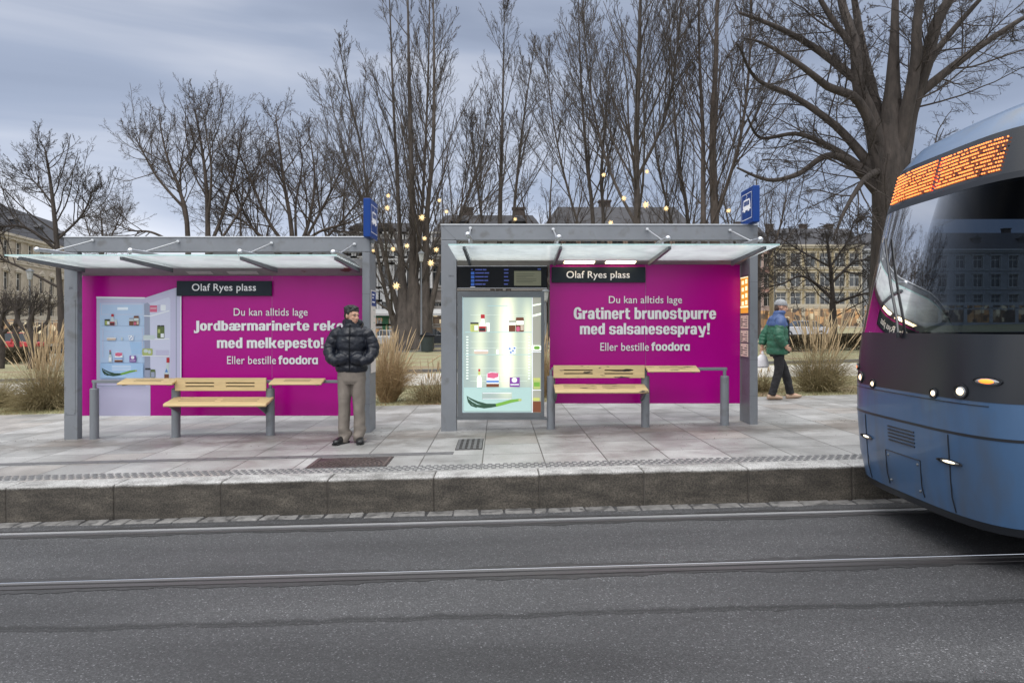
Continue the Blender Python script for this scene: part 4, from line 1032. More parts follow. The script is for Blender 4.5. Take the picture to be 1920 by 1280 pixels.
def resample(pts, rad, n, rng, wig):
    pts, rad = np.array(pts, float), np.array(rad, float)
    # Catmull-Rom through the given points
    m = len(pts); tt = np.linspace(0, m - 1 - 1e-6, n); i = tt.astype(int); f = (tt - i)[:, None]
    g = lambda k: pts[np.clip(i + k, 0, m - 1)]
    p0, p1, p2, p3 = g(-1), g(0), g(1), g(2)
    P = 0.5 * ((2*p1) + (-p0+p2)*f + (2*p0-5*p1+4*p2-p3)*f**2 + (-p0+3*p1-3*p2+p3)*f**3)
    r = np.interp(tt, np.arange(m), rad)
    w = rng.normal(0, 1, (n, 3)) * wig * r[:, None]; w[0] = 0
    return P + w, r

def spawn(rng, P, Rr, L, lv):
    """one generation of children on every parent branch"""
    B, n, _ = P.shape
    c = lv['n']
    t = lv.get('t0', .15) + (lv.get('t1', .98) - lv.get('t0', .15)) * (np.arange(c)[None, :] + rng.random((B, c))) / c
    fi = t * (n - 1); i = np.clip(fi.astype(int), 0, n - 2); f = (fi - i)
    bi = np.arange(B)[:, None]
    S0 = P[bi, i] * (1 - f)[..., None] + P[bi, i + 1] * f[..., None]
    R0 = Rr[bi, i] * (1 - f) + Rr[bi, i + 1] * f
    T = P[bi, i + 1] - P[bi, i]; T /= np.linalg.norm(T, axis=2, keepdims=True) + 1e-9
    h = rng.normal(0, 1, T.shape); h[..., 1] *= lv.get('ydamp', 1.0)
    h -= (h * T).sum(2, keepdims=True) * T; h /= np.linalg.norm(h, axis=2, keepdims=True) + 1e-9
    a = np.radians(lv['ang'] + rng.normal(0, lv.get('dang', 9), (B, c)))[..., None]
    d = T * np.cos(a) + h * np.sin(a)
    prof = lv['prof'](t) if 'prof' in lv else (1.05 - 0.75 * t)
    ln = (lv['len'] if lv.get('abs') else L[:, None] * lv['len']) * prof * rng.uniform(.55, 1.2, (B, c))
    K = B * c; S0 = S0.reshape(K, 3); d = d.reshape(K, 3); ln = ln.reshape(K); R0 = R0.reshape(K)
    m = lv['seg']; Q = np.zeros((K, m, 3)); Q[:, 0] = S0
    st = ln / (m - 1)
    for k in range(1, m):
        d = d + rng.normal(0, lv['wig'], d.shape) + np.array([0, 0, lv['up']])
        d /= np.linalg.norm(d, axis=1, keepdims=True)
        Q[:, k] = Q[:, k - 1] + d * st[:, None]
    r0 = np.minimum(R0 * lv.get('rr', .55), ln * lv.get('rl', .018) + .004); r0 = np.maximum(r0, lv.get('rmin', .008))
    taper = np.linspace(1, lv.get('tip', .35), m)
    RR = np.maximum(r0[:, None] * taper[None, :], lv.get('rmin', .008) * .8)
    return Q, RR, ln

def bare_tree(name, label, D, stems, levels, seed, bark, cat='tree', group=None, thin=.64):
    """stems: list of [(px, py, r_px, dy), ...] in photo pixels at depth D"""
    rng = np.random.default_rng(seed)
    sc = D / F
    base = W(stems[0][0][0], stems[0][0][1], D); base.z = G(base.x)
    g = thing(name, label, cat, base, group)
    b0 = np.array(base)
    tv, tf, no = [], [], 0
    P0, R0, L0 = [], [], []
    NS = 26
    for st in stems:
        pts, rad = [], []
        for s in st:
            p = W(s[0], s[1], D); dy = s[3] if len(s) > 3 else 0.0; k_ = thin
            pts.append([p.x, p.y + dy, p.z]); rad.append(s[2] * sc * (k_ if s[1] < 600 else 1.0))
        P, r = resample(pts, rad, NS, rng, .03)
        P -= b0
        P0.append(P); R0.append(r); L0.append(np.linalg.norm(np.diff(P, axis=0), axis=1).sum())
    P0, R0, L0 = np.array(P0), np.array(R0), np.array(L0)
    V, Fq = tubes(P0, R0, 12)
    # bark relief and root flare
    V += rng.normal(0, 1, V.shape) * (np.repeat(R0.reshape(-1), 12) * .014)[:, None]
    npmesh('trunk', V, Fq, bark, g)
    cv, cf, no = [], [], 0
    P, Rr, Ln = P0, R0, L0
    for k, lv in enumerate(levels):
        P, Rr, Ln = spawn(rng, P, Rr, Ln, lv)
        if lv.get('zmin') is not None:
            keep = P[:, :, 2].min(1) > lv['zmin']; P, Rr, Ln = P[keep], Rr[keep], Ln[keep]
        V, Fq = tubes(P, Rr, lv.get('sides', 3))
        cv.append(V); cf.append(Fq + no); no += len(V)
    npmesh('crown', np.concatenate(cv), np.concatenate(cf), bark, g)
    return g

bark = mat('grey brown bark', (0.066, 0.054, 0.046), 0.9, var=.5, vscale=4.0, stretch=(1, 1, .30), bump=.9, bscale=9, bdist=.06)
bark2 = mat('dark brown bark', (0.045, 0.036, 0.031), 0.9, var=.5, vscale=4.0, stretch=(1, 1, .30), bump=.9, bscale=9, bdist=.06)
bark3 = mat('brown bark', (0.068, 0.053, 0.044), 0.9, var=.5, vscale=4.0, stretch=(1, 1, .30), bump=.9, bscale=9, bdist=.06)

def poplar(n1=16, L1=6.5, n2=9, n3=6, n4=3, t0=.22, ang=30, rmin=.0085):
    n1, L1 = int(n1*1.6), L1*1.55
    return [dict(n=n1, t0=t0, ang=ang, dang=6, len=L1, abs=True, prof=lambda t: 1.15 - .95*t, seg=10, wig=.035, up=.060, rr=.45, rl=.0075, rmin=.018, sides=5),
            dict(n=n2, t0=.15, ang=27, dang=7, len=.46, seg=7, wig=.045, up=.055, rr=.5, rl=.0075, rmin=.012, sides=4),
            dict(n=n3, t0=.18, ang=29, len=.50, seg=5, wig=.06, up=.045, rmin=rmin, rl=.006),
            dict(n=n4, t0=.25, ang=30, len=.60, seg=4, wig=.06, up=.04, rmin=rmin*.75, rl=.005)]
def spread(n1=13, L1=5.0, n2=9, n3=7, n4=4, t0=.35, ang=52, up=.05, rmin=.0075, up3=.02):
    n1, L1 = int(n1*1.35), L1*1.75
    return [dict(n=n1, t0=t0*.8, ang=ang, dang=11, len=L1, abs=True, prof=lambda t: 1.14 - 1.0*t**1.3, seg=12, wig=.085, up=up, rr=.5, rl=.010, rmin=.018, sides=5),
            dict(n=n2, t0=.18, ang=42, dang=12, len=.46, seg=9, wig=.09, up=up*.8, rr=.5, rl=.009, rmin=.011, sides=4),
            dict(n=n3, t0=.18, ang=40, dang=13, len=.52, seg=6, wig=.10, up=up3, rmin=rmin, rl=.007),
            dict(n=n4, t0=.22, ang=40, dang=13, len=.60, seg=5, wig=.10, up=up3*.5, rmin=rmin*.75, rl=.0055)]
PG = 'tall bare poplars in the park'
def gy(px, D): return CY + F * (EYE - G(WX(px, D))) / D

bare_tree('poplar_tree', 'massive many-stemmed bare poplar rising in the gap between the two shelters', 50, [
    [(778,gy(778,50)+3,30),(777,620,24),(776,540,17),(774,440,9),(771,300,7),(767,150,5),(765,20,3),(762,-150,1)],
    [(788,gy(778,50)+3,26,.3),(791,610,20),(797,520,13),(803,400,7,-.6),(815,280,5.5,-1),(818,150,4,-1.4),(812,0,2.5),(805,-120,1)],
    [(767,gy(778,50)+3,26,-.3),(762,610,20),(752,530,13,.6),(745,440,7,1.2),(735,300,5,2),(728,160,3.5,2),(722,0,2,2),(718,-100,1,2)],
    [(752,gy(778,50)+3,12),(742,610,9),(728,560,5.5,-.5),(705,430,4,-1.5),(690,300,3,-2),(668,200,2.2,-2),(648,100,1.2,-2)],
    [(795,640,8),(830,480,5),(868,385,4,.8),(898,290,2.6,1.5),(912,210,1,2)],
    [(760,640,7),(702,430,4,1),(655,340,3,2),(622,240,1.8,2.5),(600,160,.8,3)],
    [(775,560,7,.5),(782,400,5,2.5),(788,250,4,3),(792,110,3,3.4),(795,-60,1.5,3.6)]], poplar(17, 6.4, 9, 7, 3), 11, bark, group=PG)
bare_tree('poplar_tree', 'slim pointed bare poplar with its whole tip in view behind the adverts', 55, [
    [(935,gy(935,55)+2,9),(937,430,7),(940,300,5),(943,170,3),(945,60,1.5),(946,20,.5)],
    [(946,gy(935,55),7),(962,420,4.5),(972,310,3.8),(985,200,2.5),(1000,100,1)],
    [(932,600,5),(905,420,4),(890,310,2.5,1),(880,220,1,1)]], poplar(19, 5.2, 9, 6, 3, t0=.28, ang=30), 12, bark, group=PG)
bare_tree('poplar_tree', 'bare poplar with one straight dark trunk above the middle of the right shelter', 45, [
    [(1195,gy(1195,45)+3,13),(1195,420,10),(1193,280,8),(1197,150,6.5),(1200,30,5),(1206,-170,2)],
    [(1192,420,5),(1150,320,4,1),(1120,200,3,1.6),(1105,80,2,2),(1100,-40,1,2)],
    [(1197,330,5),(1240,230,4,-1),(1260,110,2.8,-1.4),(1268,-10,1.4,-1.5)]], poplar(22, 6.4, 9, 7, 3, t0=.2), 13, bark, group=PG)
bare_tree('poplar_tree', 'thin twin-stemmed bare poplar left of the straight dark trunk', 50, [
    [(1113,gy(1113,50)+2,8),(1112,420,6),(1100,300,4.5),(1090,160,3),(1085,30,1.4),(1084,-60,.8)],
    [(1122,gy(1113,50),6),(1131,420,5),(1127,330,4),(1140,200,2.5,1),(1150,90,1.4,1)],
    [(1108,500,4),(1060,350,3,-1),(1035,230,2,-1),(1022,110,1,-1)]], poplar(17, 5.6, 9, 6, 3), 14, bark, group=PG)
bare_tree('poplar_tree', 'thick dark bare poplar just left of the blue sign with the tram symbol', 42, [
    [(1340,gy(1340,42)+3,17),(1340,420,13),(1336,260,9.5),(1342,120,7),(1345,0,5),(1350,-170,2)],
    [(1328,gy(1340,42)+3,12),(1319,420,8),(1325,250,6,.8),(1320,100,4,1),(1318,-70,2,1)],
    [(1345,400,6),(1375,280,4.5,-1),(1388,150,3.5,-1.5),(1392,0,2,-1.6)]], poplar(19, 5.2, 9, 7, 3, t0=.2), 15, bark3, group=PG)
bare_tree('poplar_tree', 'narrow bare poplar squeezed between the straight trunk and the thick dark one', 52, [
    [(1288,gy(1288,52)+2,7),(1290,420,5.5),(1272,300,4.2),(1262,170,3),(1255,40,1.6),(1252,-60,.8)],
    [(1285,520,5),(1255,400,3.6),(1235,280,2.5,1),(1228,150,1.4,1)]], poplar(20, 5.0, 9, 6, 3, t0=.15), 16, bark, group=PG)

SG = 'spreading bare trees in the park'
bare_tree('park_tree', 'lone dark bare tree in front of the ornate beige block at the left edge', 48, [
    [(120,gy(118,48)+2,9),(113,560,7.5),(105,440,6.5),(97,360,5),(88,300,2.8),(82,272,.8)],
    [(108,470,5),(60,430,4,-.5),(20,430,2.6,-1),(-15,450,1.2,-1)],
    [(106,450,4),(140,400,3,.8),(158,350,1.2,1)],
    [(100,385,3.6),(55,345,2.4,1),(30,320,1,1)], [(112,540,4),(50,500,3,-1),(0,480,2.2,-1.4),(-30,480,1.2)]], spread(17, 3.4, 9, 7, 4, t0=.42, ang=48, up=.07), 21, bark2, group=SG)
bare_tree('park_tree', 'broad twin-trunked bare tree with a domed crown above the left shelter', 58, [
    [(392,gy(392,58)+2,9),(390,440,7.5),(386,340,5),(374,250,3),(366,205,.9)],
    [(352,gy(392,58)+2,8),(352,440,7),(338,360,5),(312,290,3),(298,220,.9)],
    [(390,470,6),(415,380,4,1),(432,290,2.6,1.5),(440,225,.9,1.5)],
    [(352,470,4.6),(300,440,3.2,-1),(262,436,2,-1.4),(232,420,.8,-1.5)], [(352,430,4.4),(330,370,3.2,1),(322,300,2.2,1.6),(332,232,.8,2)], [(390,410,4.4),(406,330,3,-1),(402,255,1.6,-1.6),(396,205,.7,-2)], [(392,480,4.6),(440,400,3.2,.6),(466,335,1.8,1),(478,285,.7,1)],
    [(345,390,4.5),(285,330,3.3,1),(250,275,2,1.4),(238,250,.8,1.4)]], spread(15, 4.6, 9, 7, 4, t0=.45, ang=46, up=.07), 22, bark3, group=SG)
bare_tree('park_tree', 'bushy many-branched bare tree over the middle of the light grey shelter', 60, [
    [(548,gy(548,60)+2,9),(548,450,7),(532,340,4.5),(520,240,2),(516,215,.7)],
    [(556,470,6),(578,420,5),(584,330,3.5,1),(572,235,1,1)],
    [(545,470,6),(512,420,4.5,-1),(480,340,3,-1.4),(455,280,1,-1.5)],
    [(556,480,5),(615,370,3.4),(648,300,1.2)], [(545,500,5),(470,430,3.6,1),(430,360,2.6,1.4),(415,320,1)],
    [(552,480,5),(600,440,4,-1),(660,420,2.4,-1),(690,400,1,-1)], [(556,470,4.6),(545,380,3.4,1.4),(553,300,2,2),(545,232,.8,2)], [(550,500,4.6),(490,440,3.2,-.6),(445,405,2,-1),(418,392,.8,-1)], [(556,500,4.4),(630,420,3,.8),(686,345,1.8,1.2),(704,305,.7,1.4)]], spread(15, 4.6, 9, 7, 4, t0=.35, ang=46, up=.06), 23, bark3, group=SG)
bare_tree('park_tree', 'small fine-twigged bare tree behind the left corner post of the light grey shelter', 70, [
    [(190,gy(190,70)+2,4),(190,500,3.4),(192,440,2.6),(188,395,.8)], [(191,480,2.5),(215,430,2),(228,400,.7)], [(190,480,2.5),(168,440,1.8),(160,410,.7)]], spread(12, 3.2, 8, 6, 3, t0=.4), 24, bark3, group=SG)
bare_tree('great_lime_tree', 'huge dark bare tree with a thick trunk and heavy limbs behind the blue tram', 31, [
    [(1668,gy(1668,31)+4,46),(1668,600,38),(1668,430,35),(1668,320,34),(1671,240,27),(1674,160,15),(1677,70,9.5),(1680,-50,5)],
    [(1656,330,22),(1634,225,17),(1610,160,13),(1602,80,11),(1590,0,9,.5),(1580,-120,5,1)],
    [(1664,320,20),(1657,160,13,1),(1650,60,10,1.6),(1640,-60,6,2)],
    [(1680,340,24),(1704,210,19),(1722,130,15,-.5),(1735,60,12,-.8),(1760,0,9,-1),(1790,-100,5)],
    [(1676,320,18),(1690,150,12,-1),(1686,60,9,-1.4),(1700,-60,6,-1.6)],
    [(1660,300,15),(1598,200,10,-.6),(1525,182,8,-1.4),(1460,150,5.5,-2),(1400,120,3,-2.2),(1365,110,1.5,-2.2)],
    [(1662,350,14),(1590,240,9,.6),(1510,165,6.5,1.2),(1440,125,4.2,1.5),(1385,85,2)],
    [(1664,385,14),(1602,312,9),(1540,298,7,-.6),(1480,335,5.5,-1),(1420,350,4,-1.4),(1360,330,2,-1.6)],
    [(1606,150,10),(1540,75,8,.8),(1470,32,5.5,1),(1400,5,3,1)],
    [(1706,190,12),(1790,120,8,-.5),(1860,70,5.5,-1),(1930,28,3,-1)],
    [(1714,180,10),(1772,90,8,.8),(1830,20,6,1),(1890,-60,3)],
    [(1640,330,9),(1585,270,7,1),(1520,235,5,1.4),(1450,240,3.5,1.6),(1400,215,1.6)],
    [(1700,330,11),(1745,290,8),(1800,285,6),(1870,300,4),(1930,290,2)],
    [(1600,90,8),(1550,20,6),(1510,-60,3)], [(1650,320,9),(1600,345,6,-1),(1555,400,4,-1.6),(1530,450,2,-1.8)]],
    spread(13, 2.2, 9, 8, 4, t0=.2, ang=50, up=.015, rmin=.006, up3=-.02), 25, bark2, group=SG, thin=.84)  # darker bark carries this tree's shading in its colour
bare_tree('park_tree', 'low dark bare tree with flat branches in front of the yellow house', 36, [
    [(1562,gy(1562,36)+2,9),(1562,600,7),(1560,540,6),(1555,480,4.5),(1548,435,1.5)],
    [(1560,560,4.5),(1500,520,3.4,-.5),(1450,535,2.2,-1),(1420,540,1)], [(1560,530,4.5),(1610,490,3.4,.5),(1650,485,2,.8)],
    [(1556,500,3.6),(1510,465,2.6,.8),(1475,440,1.2,1)], [(1560,570,4),(1620,550,3,-.6),(1670,560,1.5,-1)], [(1557,500,3.5),(1590,450,2.4),(1600,415,1)]],
    spread(14, 2.3, 9, 7, 4, t0=.3, ang=55, up=.02, rmin=.007), 26, bark2, group=SG)
# farther trees that fill the background
for k, (px, top, D, lab) in enumerate(((648, 300, 66, 'grey brown bare tree behind the blue sign on the light grey shelter'), (868, 330, 68, 'low bare tree filling the space between the massive poplar and the slim one'),
        (1035, 300, 66, 'hazy bare tree behind the left end of the right shelter'), (1250, 330, 64, 'low bare tree behind the straight dark trunk'),
        (1420, 300, 60, 'bare tree standing behind the blue sign with the tram symbol'), (455, 330, 72, 'far bare tree between the two domed crowns on the left'))):
    gb = gy(px, D); h = gb - top
    bare_tree('park_tree', lab, D, [[(px,gb+2,6),(px+3,gb-h*.4,5),(px-4,gb-h*.7,3),(px+2,top,.8)], [(px,gb-h*.3,4.5),(px+40,gb-h*.6,3),(px+58,gb-h*.85,.8)], [(px,gb-h*.28,4.5),(px-42,gb-h*.6,3,1),(px-60,gb-h*.88,.8,1)]],
        spread(13, 3.6, 9, 6, 3, t0=.25, ang=44, up=.08), 40 + k, bark3, group=SG)
# pollarded trees with knotted heads at the left edge
for k, (px, D, lab) in enumerate(((58, 33, 'crooked pollarded tree with a round twiggy head beside the left shelter post'), (2, 34, 'pollarded tree with a twiggy head cut by the left edge'), (30, 42, 'farther crooked pollarded tree near the beige block'))):
    gb = gy(px, D)
    q = lambda dx, y, r, dy=0: (px+dx*33/D, 612+(y-612)*33/D, r*33/D, dy)
    bare_tree('pollarded_tree', lab, D, [[(px,gb+2,6),q(2,640,5),q(-2,610,4.6),q(4,588,4.5)], [q(0,630,4),q(-22,605,3.6),q(-30,580,3)], [q(2,625,4),q(22,604,3.4,.3),q(26,580,3,.3)], [q(0,650,4,.1),q(-14,640,3,.4),q(-20,600,2.5,.6),q(-12,578,2.4,.8)], [q(3,610,3.6),q(12,590,3,-.3),q(14,574,2.4,-.3)]],
        [dict(n=16, t0=.86, t1=1.0, ang=38, dang=20, len=1.1, abs=True, prof=lambda t: 1+0*t, seg=5, wig=.09, up=.05, rr=.3, rl=.012, rmin=.01),
         dict(n=6, t0=.2, ang=28, len=.5, seg=4, wig=.12, up=.04, rmin=.007), dict(n=3, t0=.3, ang=30, len=.5, seg=3, wig=.1, up=.03, rmin=.006)], 60 + k, bark2, group='pollarded trees at the left edge')

# ------------------------------------------------------------------ star lanterns in the trees
M['star'] = mat('glowing star lantern', (.9,.7,.4), .5, emit=(1.0, .68, .30), estr=.62)
M['starhot'] = mat('glowing star core', (1,.9,.7), .5, emit=(1.0, .86, .58), estr=.85)
M['cord'] = mat('thin black cord', (.03,.03,.03), .8)
dirs = []
for k in range(17):
    ph = math.acos(1 - 2*(k+.5)/17); th = math.pi*(1+5**.5)*k; dirs.append(Vector((math.cos(th)*math.sin(ph), math.sin(th)*math.sin(ph), math.cos(ph))))
SR = .33
mbp, mbc = MB(), MB()
for d in dirs:
    u = d.orthogonal().normalized(); v = d.cross(u)
    b = [d*SR*.22 + (u*math.cos(a)+v*math.sin(a))*SR*.17 for a in (0, math.pi/2, math.pi, 3*math.pi/2)]
    mbp.add(b + [d*SR], [(0,1,4),(1,2,4),(2,3,4),(3,0,4)])
mbc.ell((0,0,0), (SR*.29,)*3, 12, 8)
mbk = MB(); mbk.tube([(0,0,SR*.9),(0.01,0,SR*.9+.6)], .008, 5)
stars = [(728,367,47.5,.8,'star lantern hanging highest in the massive poplar, small'), (726,390,46.5,1.0,'star lantern just right of the blue sign on the light grey shelter, lower of two'), (791,408,46,1.15,'large star lantern in front of the right stem of the massive poplar'),
    (824,376,48,.75,'star lantern at the right of the massive poplar, upper of a close pair'), (837,397,48,.75,'star lantern at the right of the massive poplar, lower of a close pair'), (796,447,47.5,.85,'star lantern on the right stem of the massive poplar below the large one'),
    (763,461,47,.9,'star lantern in the fork of the massive poplar, right of a level pair'), (737,467,47,.9,'star lantern in the fork of the massive poplar, left of a level pair'), (818,468,47,1.0,'star lantern close to the left post of the right shelter, upper of two'),
    (808,493,46,1.2,'large star lantern close to the left post of the right shelter, lower of two'), (743,536,45,1.3,'largest star lantern, hanging lowest beside the massive poplar trunk'),
    (966,411,52,.8,'star lantern just above the left part of the right shelter beam'), (1145,418,44,.9,'star lantern touching the beam of the right shelter left of the straight trunk'), (1170,372,44,.9,'star lantern left of the straight dark poplar trunk'),
    (1132,328,44,.8,'star lantern highest of those above the right shelter, left side'), (1213,322,44,.75,'star lantern high on the right of the straight dark poplar trunk'), (1211,384,43,1.15,'large star lantern right against the straight dark poplar trunk'),
    (1249,391,43,.85,'star lantern right of the large one above the right shelter'), (1366,395,40,.75,'star lantern beside the blue sign with the tram symbol'), (700,470,49,.7,'small star lantern half hidden behind the right wall of the light grey shelter')]
proto = None
for px, py, D, s, lab in stars:
    if proto is None:
        proto = thing('star_lantern', lab, 'star light', W(px, py, D), 'glowing star lanterns in the trees')
        mbp.build('points', M['star'], proto); mbc.build('core', M['starhot'], proto); mbk.build('cord', M['cord'], proto)
        st = proto
    else: st = dup(proto, None, W(px, py, D), lab)
    s *= .70; st.scale = (s, s, s); st.rotation_euler = (0, random.uniform(-.2, .2), random.uniform(0, 3))

# ------------------------------------------------------------------ ornamental grasses
straw = mat('dry straw grass', (0.36, 0.26, 0.135), .85, var=.55, vscale=26)
straw2 = mat('greenish dry grass', (0.235, 0.19, 0.095), .85, var=.6, vscale=26)
plume = mat('pale seed plume', (0.45, 0.34, 0.20), .9, var=.3, vscale=8)
def grass_clump(label, px, py, D, rx, blades, h, spreadang, stalks, sh, lean=(0, 0), seed=1, m=straw, ry=None):
    rng = np.random.default_rng(seed)
    x = WX(px, D); g = thing('ornamental_grass', label, 'grass clump', (x, D, G(x)), 'ornamental grass clumps behind the pavement')
    def make(n, hh, ang, seg, r, droop, rx_, wig):
        th = rng.random(n)*2*np.pi; q = np.sqrt(rng.random(n))
        S0 = np.stack([np.cos(th)*q*rx_, np.sin(th)*q*(ry or rx_*.7), np.zeros(n)], 1)
        a = np.abs(rng.normal(0, ang, n)); out = np.stack([np.cos(th), np.sin(th)], 1) + rng.normal(0, .5, (n, 2))
        d = np.stack([out[:,0]*np.sin(a)+lean[0], out[:,1]*np.sin(a)+lean[1], np.cos(a)], 1)
        ln = hh*rng.uniform(.55, 1.1, n); Q = np.zeros((n, seg, 3)); Q[:,0] = S0
        for k in range(1, seg):
            d = d + rng.normal(0, wig, d.shape) + np.array([0, 0, -droop])*(k/seg) * rng.uniform(.2, 1.6, (n, 1)); d /= np.linalg.norm(d, axis=1, keepdims=True)
            Q[:,k] = Q[:,k-1] + d*(ln/(seg-1))[:,None]
        return Q, np.maximum(r*np.linspace(1, .25, seg)[None,:]*rng.uniform(.7,1.3,(n,1)), .0012)
    Q, rr = make(blades, h, spreadang*1.1, 9, .0042, .34, rx, .11)
    Q[:, :, 2] = np.maximum(Q[:, :, 2], 0.01)
    V, Fq = tubes(Q, rr, 3); npmesh('blades', V, Fq, m, g)
    if stalks:
        Q, rr = make(stalks, sh, .17, 8, .0035, .09, rx*.75, .05); V, Fq = tubes(Q, rr, 3); npmesh('stalks', V, Fq, straw, g)
        # seed heads on the upper quarter of every stalk
        P = Q[:, 5:, :]; n = 5; t = np.linspace(0, 1, n)
        PP = np.stack([np.stack([np.interp(t, [0, .5, 1], P[b,:,c]) for c in range(3)], 1) for b in range(len(P))])
        rp = np.array([.003,.011,.012,.008,.002])[None,:]*rng.uniform(.6,1.2,(len(P),1)); V, Fq = tubes(PP, rp, 4); npmesh('seed_heads', V, Fq, plume, g)
    return g
grass_clump('big drooping grass clump with tall straw plumes left of the light grey shelter', 88, 772, 14.6, .28, 1900, 1.0, .62, 150, 1.85, (.06, 0), 1, straw2)
grass_clump('dense upright straw-coloured grass right beside the standing man', 727, 757, 14.5, .17, 1500, 1.05, .17, 150, 1.5, (.05, 0), 2, straw, .2)
grass_clump('low ragged grass clump leaning at the left post of the right shelter', 812, 757, 14.3, .26, 700, .62, .75, 30, .9, (0, 0), 3, straw2)
grass_clump('tall thin straw grass seen through the slot beside the lit advert case', 1022, 757, 14.8, .16, 500, 1.1, .2, 70, 1.5, (0, 0), 4, straw)
grass_clump('tall reed grass with arching plumes beside the walker in the green jacket', 1535, 745, 14.7, .30, 1300, 1.0, .45, 110, 1.75, (.07, 0), 5, straw2)
grass_clump('grass clump cut off by the left edge of the picture', -12, 776, 15.2, .25, 900, .85, .7, 0, 1, (0, 0), 6, straw2)
grass_clump('short brown grass at the end of the right shelter by the green jacket', 1425, 748, 14.9, .18, 420, .55, .6, 10, .7, (0, 0), 7, straw2)
# short grass over the near lawn, and fallen leaves
rng = np.random.default_rng(5)
def strewn(n, u0, u1, v0, v1): return rng.uniform(u0, u1, n), v0 + (v1 - v0)*rng.random(n)**1.4
n = 26000
uu, vv = strewn(n, -13, 9, 13.85, 18.5)
hh = rng.uniform(.02, .075, n); w = .004; an = rng.random(n)*6.28
bx, by2 = np.cos(an)*w, np.sin(an)*w; lx, ly = rng.normal(0,.03,n), rng.normal(0,.03,n)
SMn = np.array(SM)[:3,:3]
P = np.stack([np.stack([uu-bx,vv-by2,0*uu],1), np.stack([uu+bx,vv+by2,0*uu],1), np.stack([uu+lx,vv+ly,hh],1)],1) @ SMn.T
npmesh('grass', P.reshape(-1,3), np.arange(3*n).reshape(-1,3), mat('lawn grass blades', (.20,.19,.085), .9, var=.4, vscale=2), smooth=False)['kind'] = 'stuff'
n = 2600
uu, vv = strewn(n, -14, 10, 13.0, 26); s = rng.uniform(.012, .035, n); an = rng.random(n)*6.28
off = vv < 13.85; vv[off] = 13.75 + rng.random(off.sum())*.2
q = []
for a, k in ((0,1),(1.57,.6),(3.14,1),(4.71,.6)): q.append(np.stack([uu+np.cos(an+a)*s*k, vv+np.sin(an+a)*s*k, .008+rng.random(n)*.02], 1))
P = np.stack(q, 1) @ SMn.T
npmesh('fallen_leaves', P.reshape(-1,3), np.arange(4*n).reshape(-1,4), mat('dead leaves', (.17,.085,.04), .9, var=.5, vscale=1.5), smooth=False)['kind'] = 'stuff'
n = 700
uu = rng.uniform(-8, 6, n); vv = np.where(rng.random(n) < .5, 10.15+np.abs(rng.normal(0,.12,n)), rng.uniform(7.5,13.7,n)); s = rng.uniform(.004, .013, n); an = rng.random(n)*6.28
q = []
for a, k in ((0,1),(1.57,.7),(3.14,1),(4.71,.7)): q.append(np.stack([uu+np.cos(an+a)*s*k, vv+np.sin(an+a)*s*k, .003+rng.random(n)*.006], 1))
P = np.stack(q, 1) @ SMn.T
npmesh('litter', P.reshape(-1,3), np.arange(4*n).reshape(-1,4), mat('grit and leaf crumbs', (.07,.055,.04), .9, var=.5, vscale=1.5), smooth=False)['kind'] = 'stuff'
# ------------------------------------------------------------------ buildings round the park
M['pane'] = mat('dark window pane', (0.03, 0.035, 0.04), 0.08, spec=.8, var=.6, vscale=.7)
M['frame_w'] = mat('white window frame', (0.50, 0.49, 0.47), .6)
M['frame_d'] = mat('dark window frame', (0.07, 0.06, 0.055), .6)
M['roof'] = mat('dark slate roof', (0.050, 0.050, 0.058), .7, var=.3, vscale=2.5, stretch=(1, 1, 4))
M['chim'] = mat('brick chimney', (.075, .058, .05), .9, var=.3, vscale=6)
def shopglass(name, c, e, dark=(0.03, 0.02, 0.012)):
    m = bpy.data.materials.new(name); m.use_nodes = True; t = m.node_tree; b = t.nodes['Principled BSDF']
    co = N(t, 'ShaderNodeTexCoord'); v = N(t, 'ShaderNodeTexVoronoi', distance='CHEBYCHEV'); v.inputs['Scale'].default_value = 1.1; L(t, co.outputs['Object'], v.inputs['Vector'])
    s = N(t, 'ShaderNodeSeparateColor'); L(t, v.outputs['Color'], s.inputs[0])
    r = ramp(t, [(0.0, dark), (0.45, tuple(x*.4 for x in c)), (0.75, c), (1.0, (1.0, .85, .55))]); L(t, s.outputs[0], r.inputs[0])
    L(t, r.outputs[0], b.inputs['Emission Color']); b.inputs['Emission Strength'].default_value = e
    b.inputs['Base Color'].default_value = (.03, .03, .03, 1); b.inputs['Roughness'].default_value = .15
    return m
M['shop'] = shopglass('lit shop window', (.80, .42, .15), .55)
M['shopdim'] = shopglass('dim shop window', (.22, .13, .06), .7)

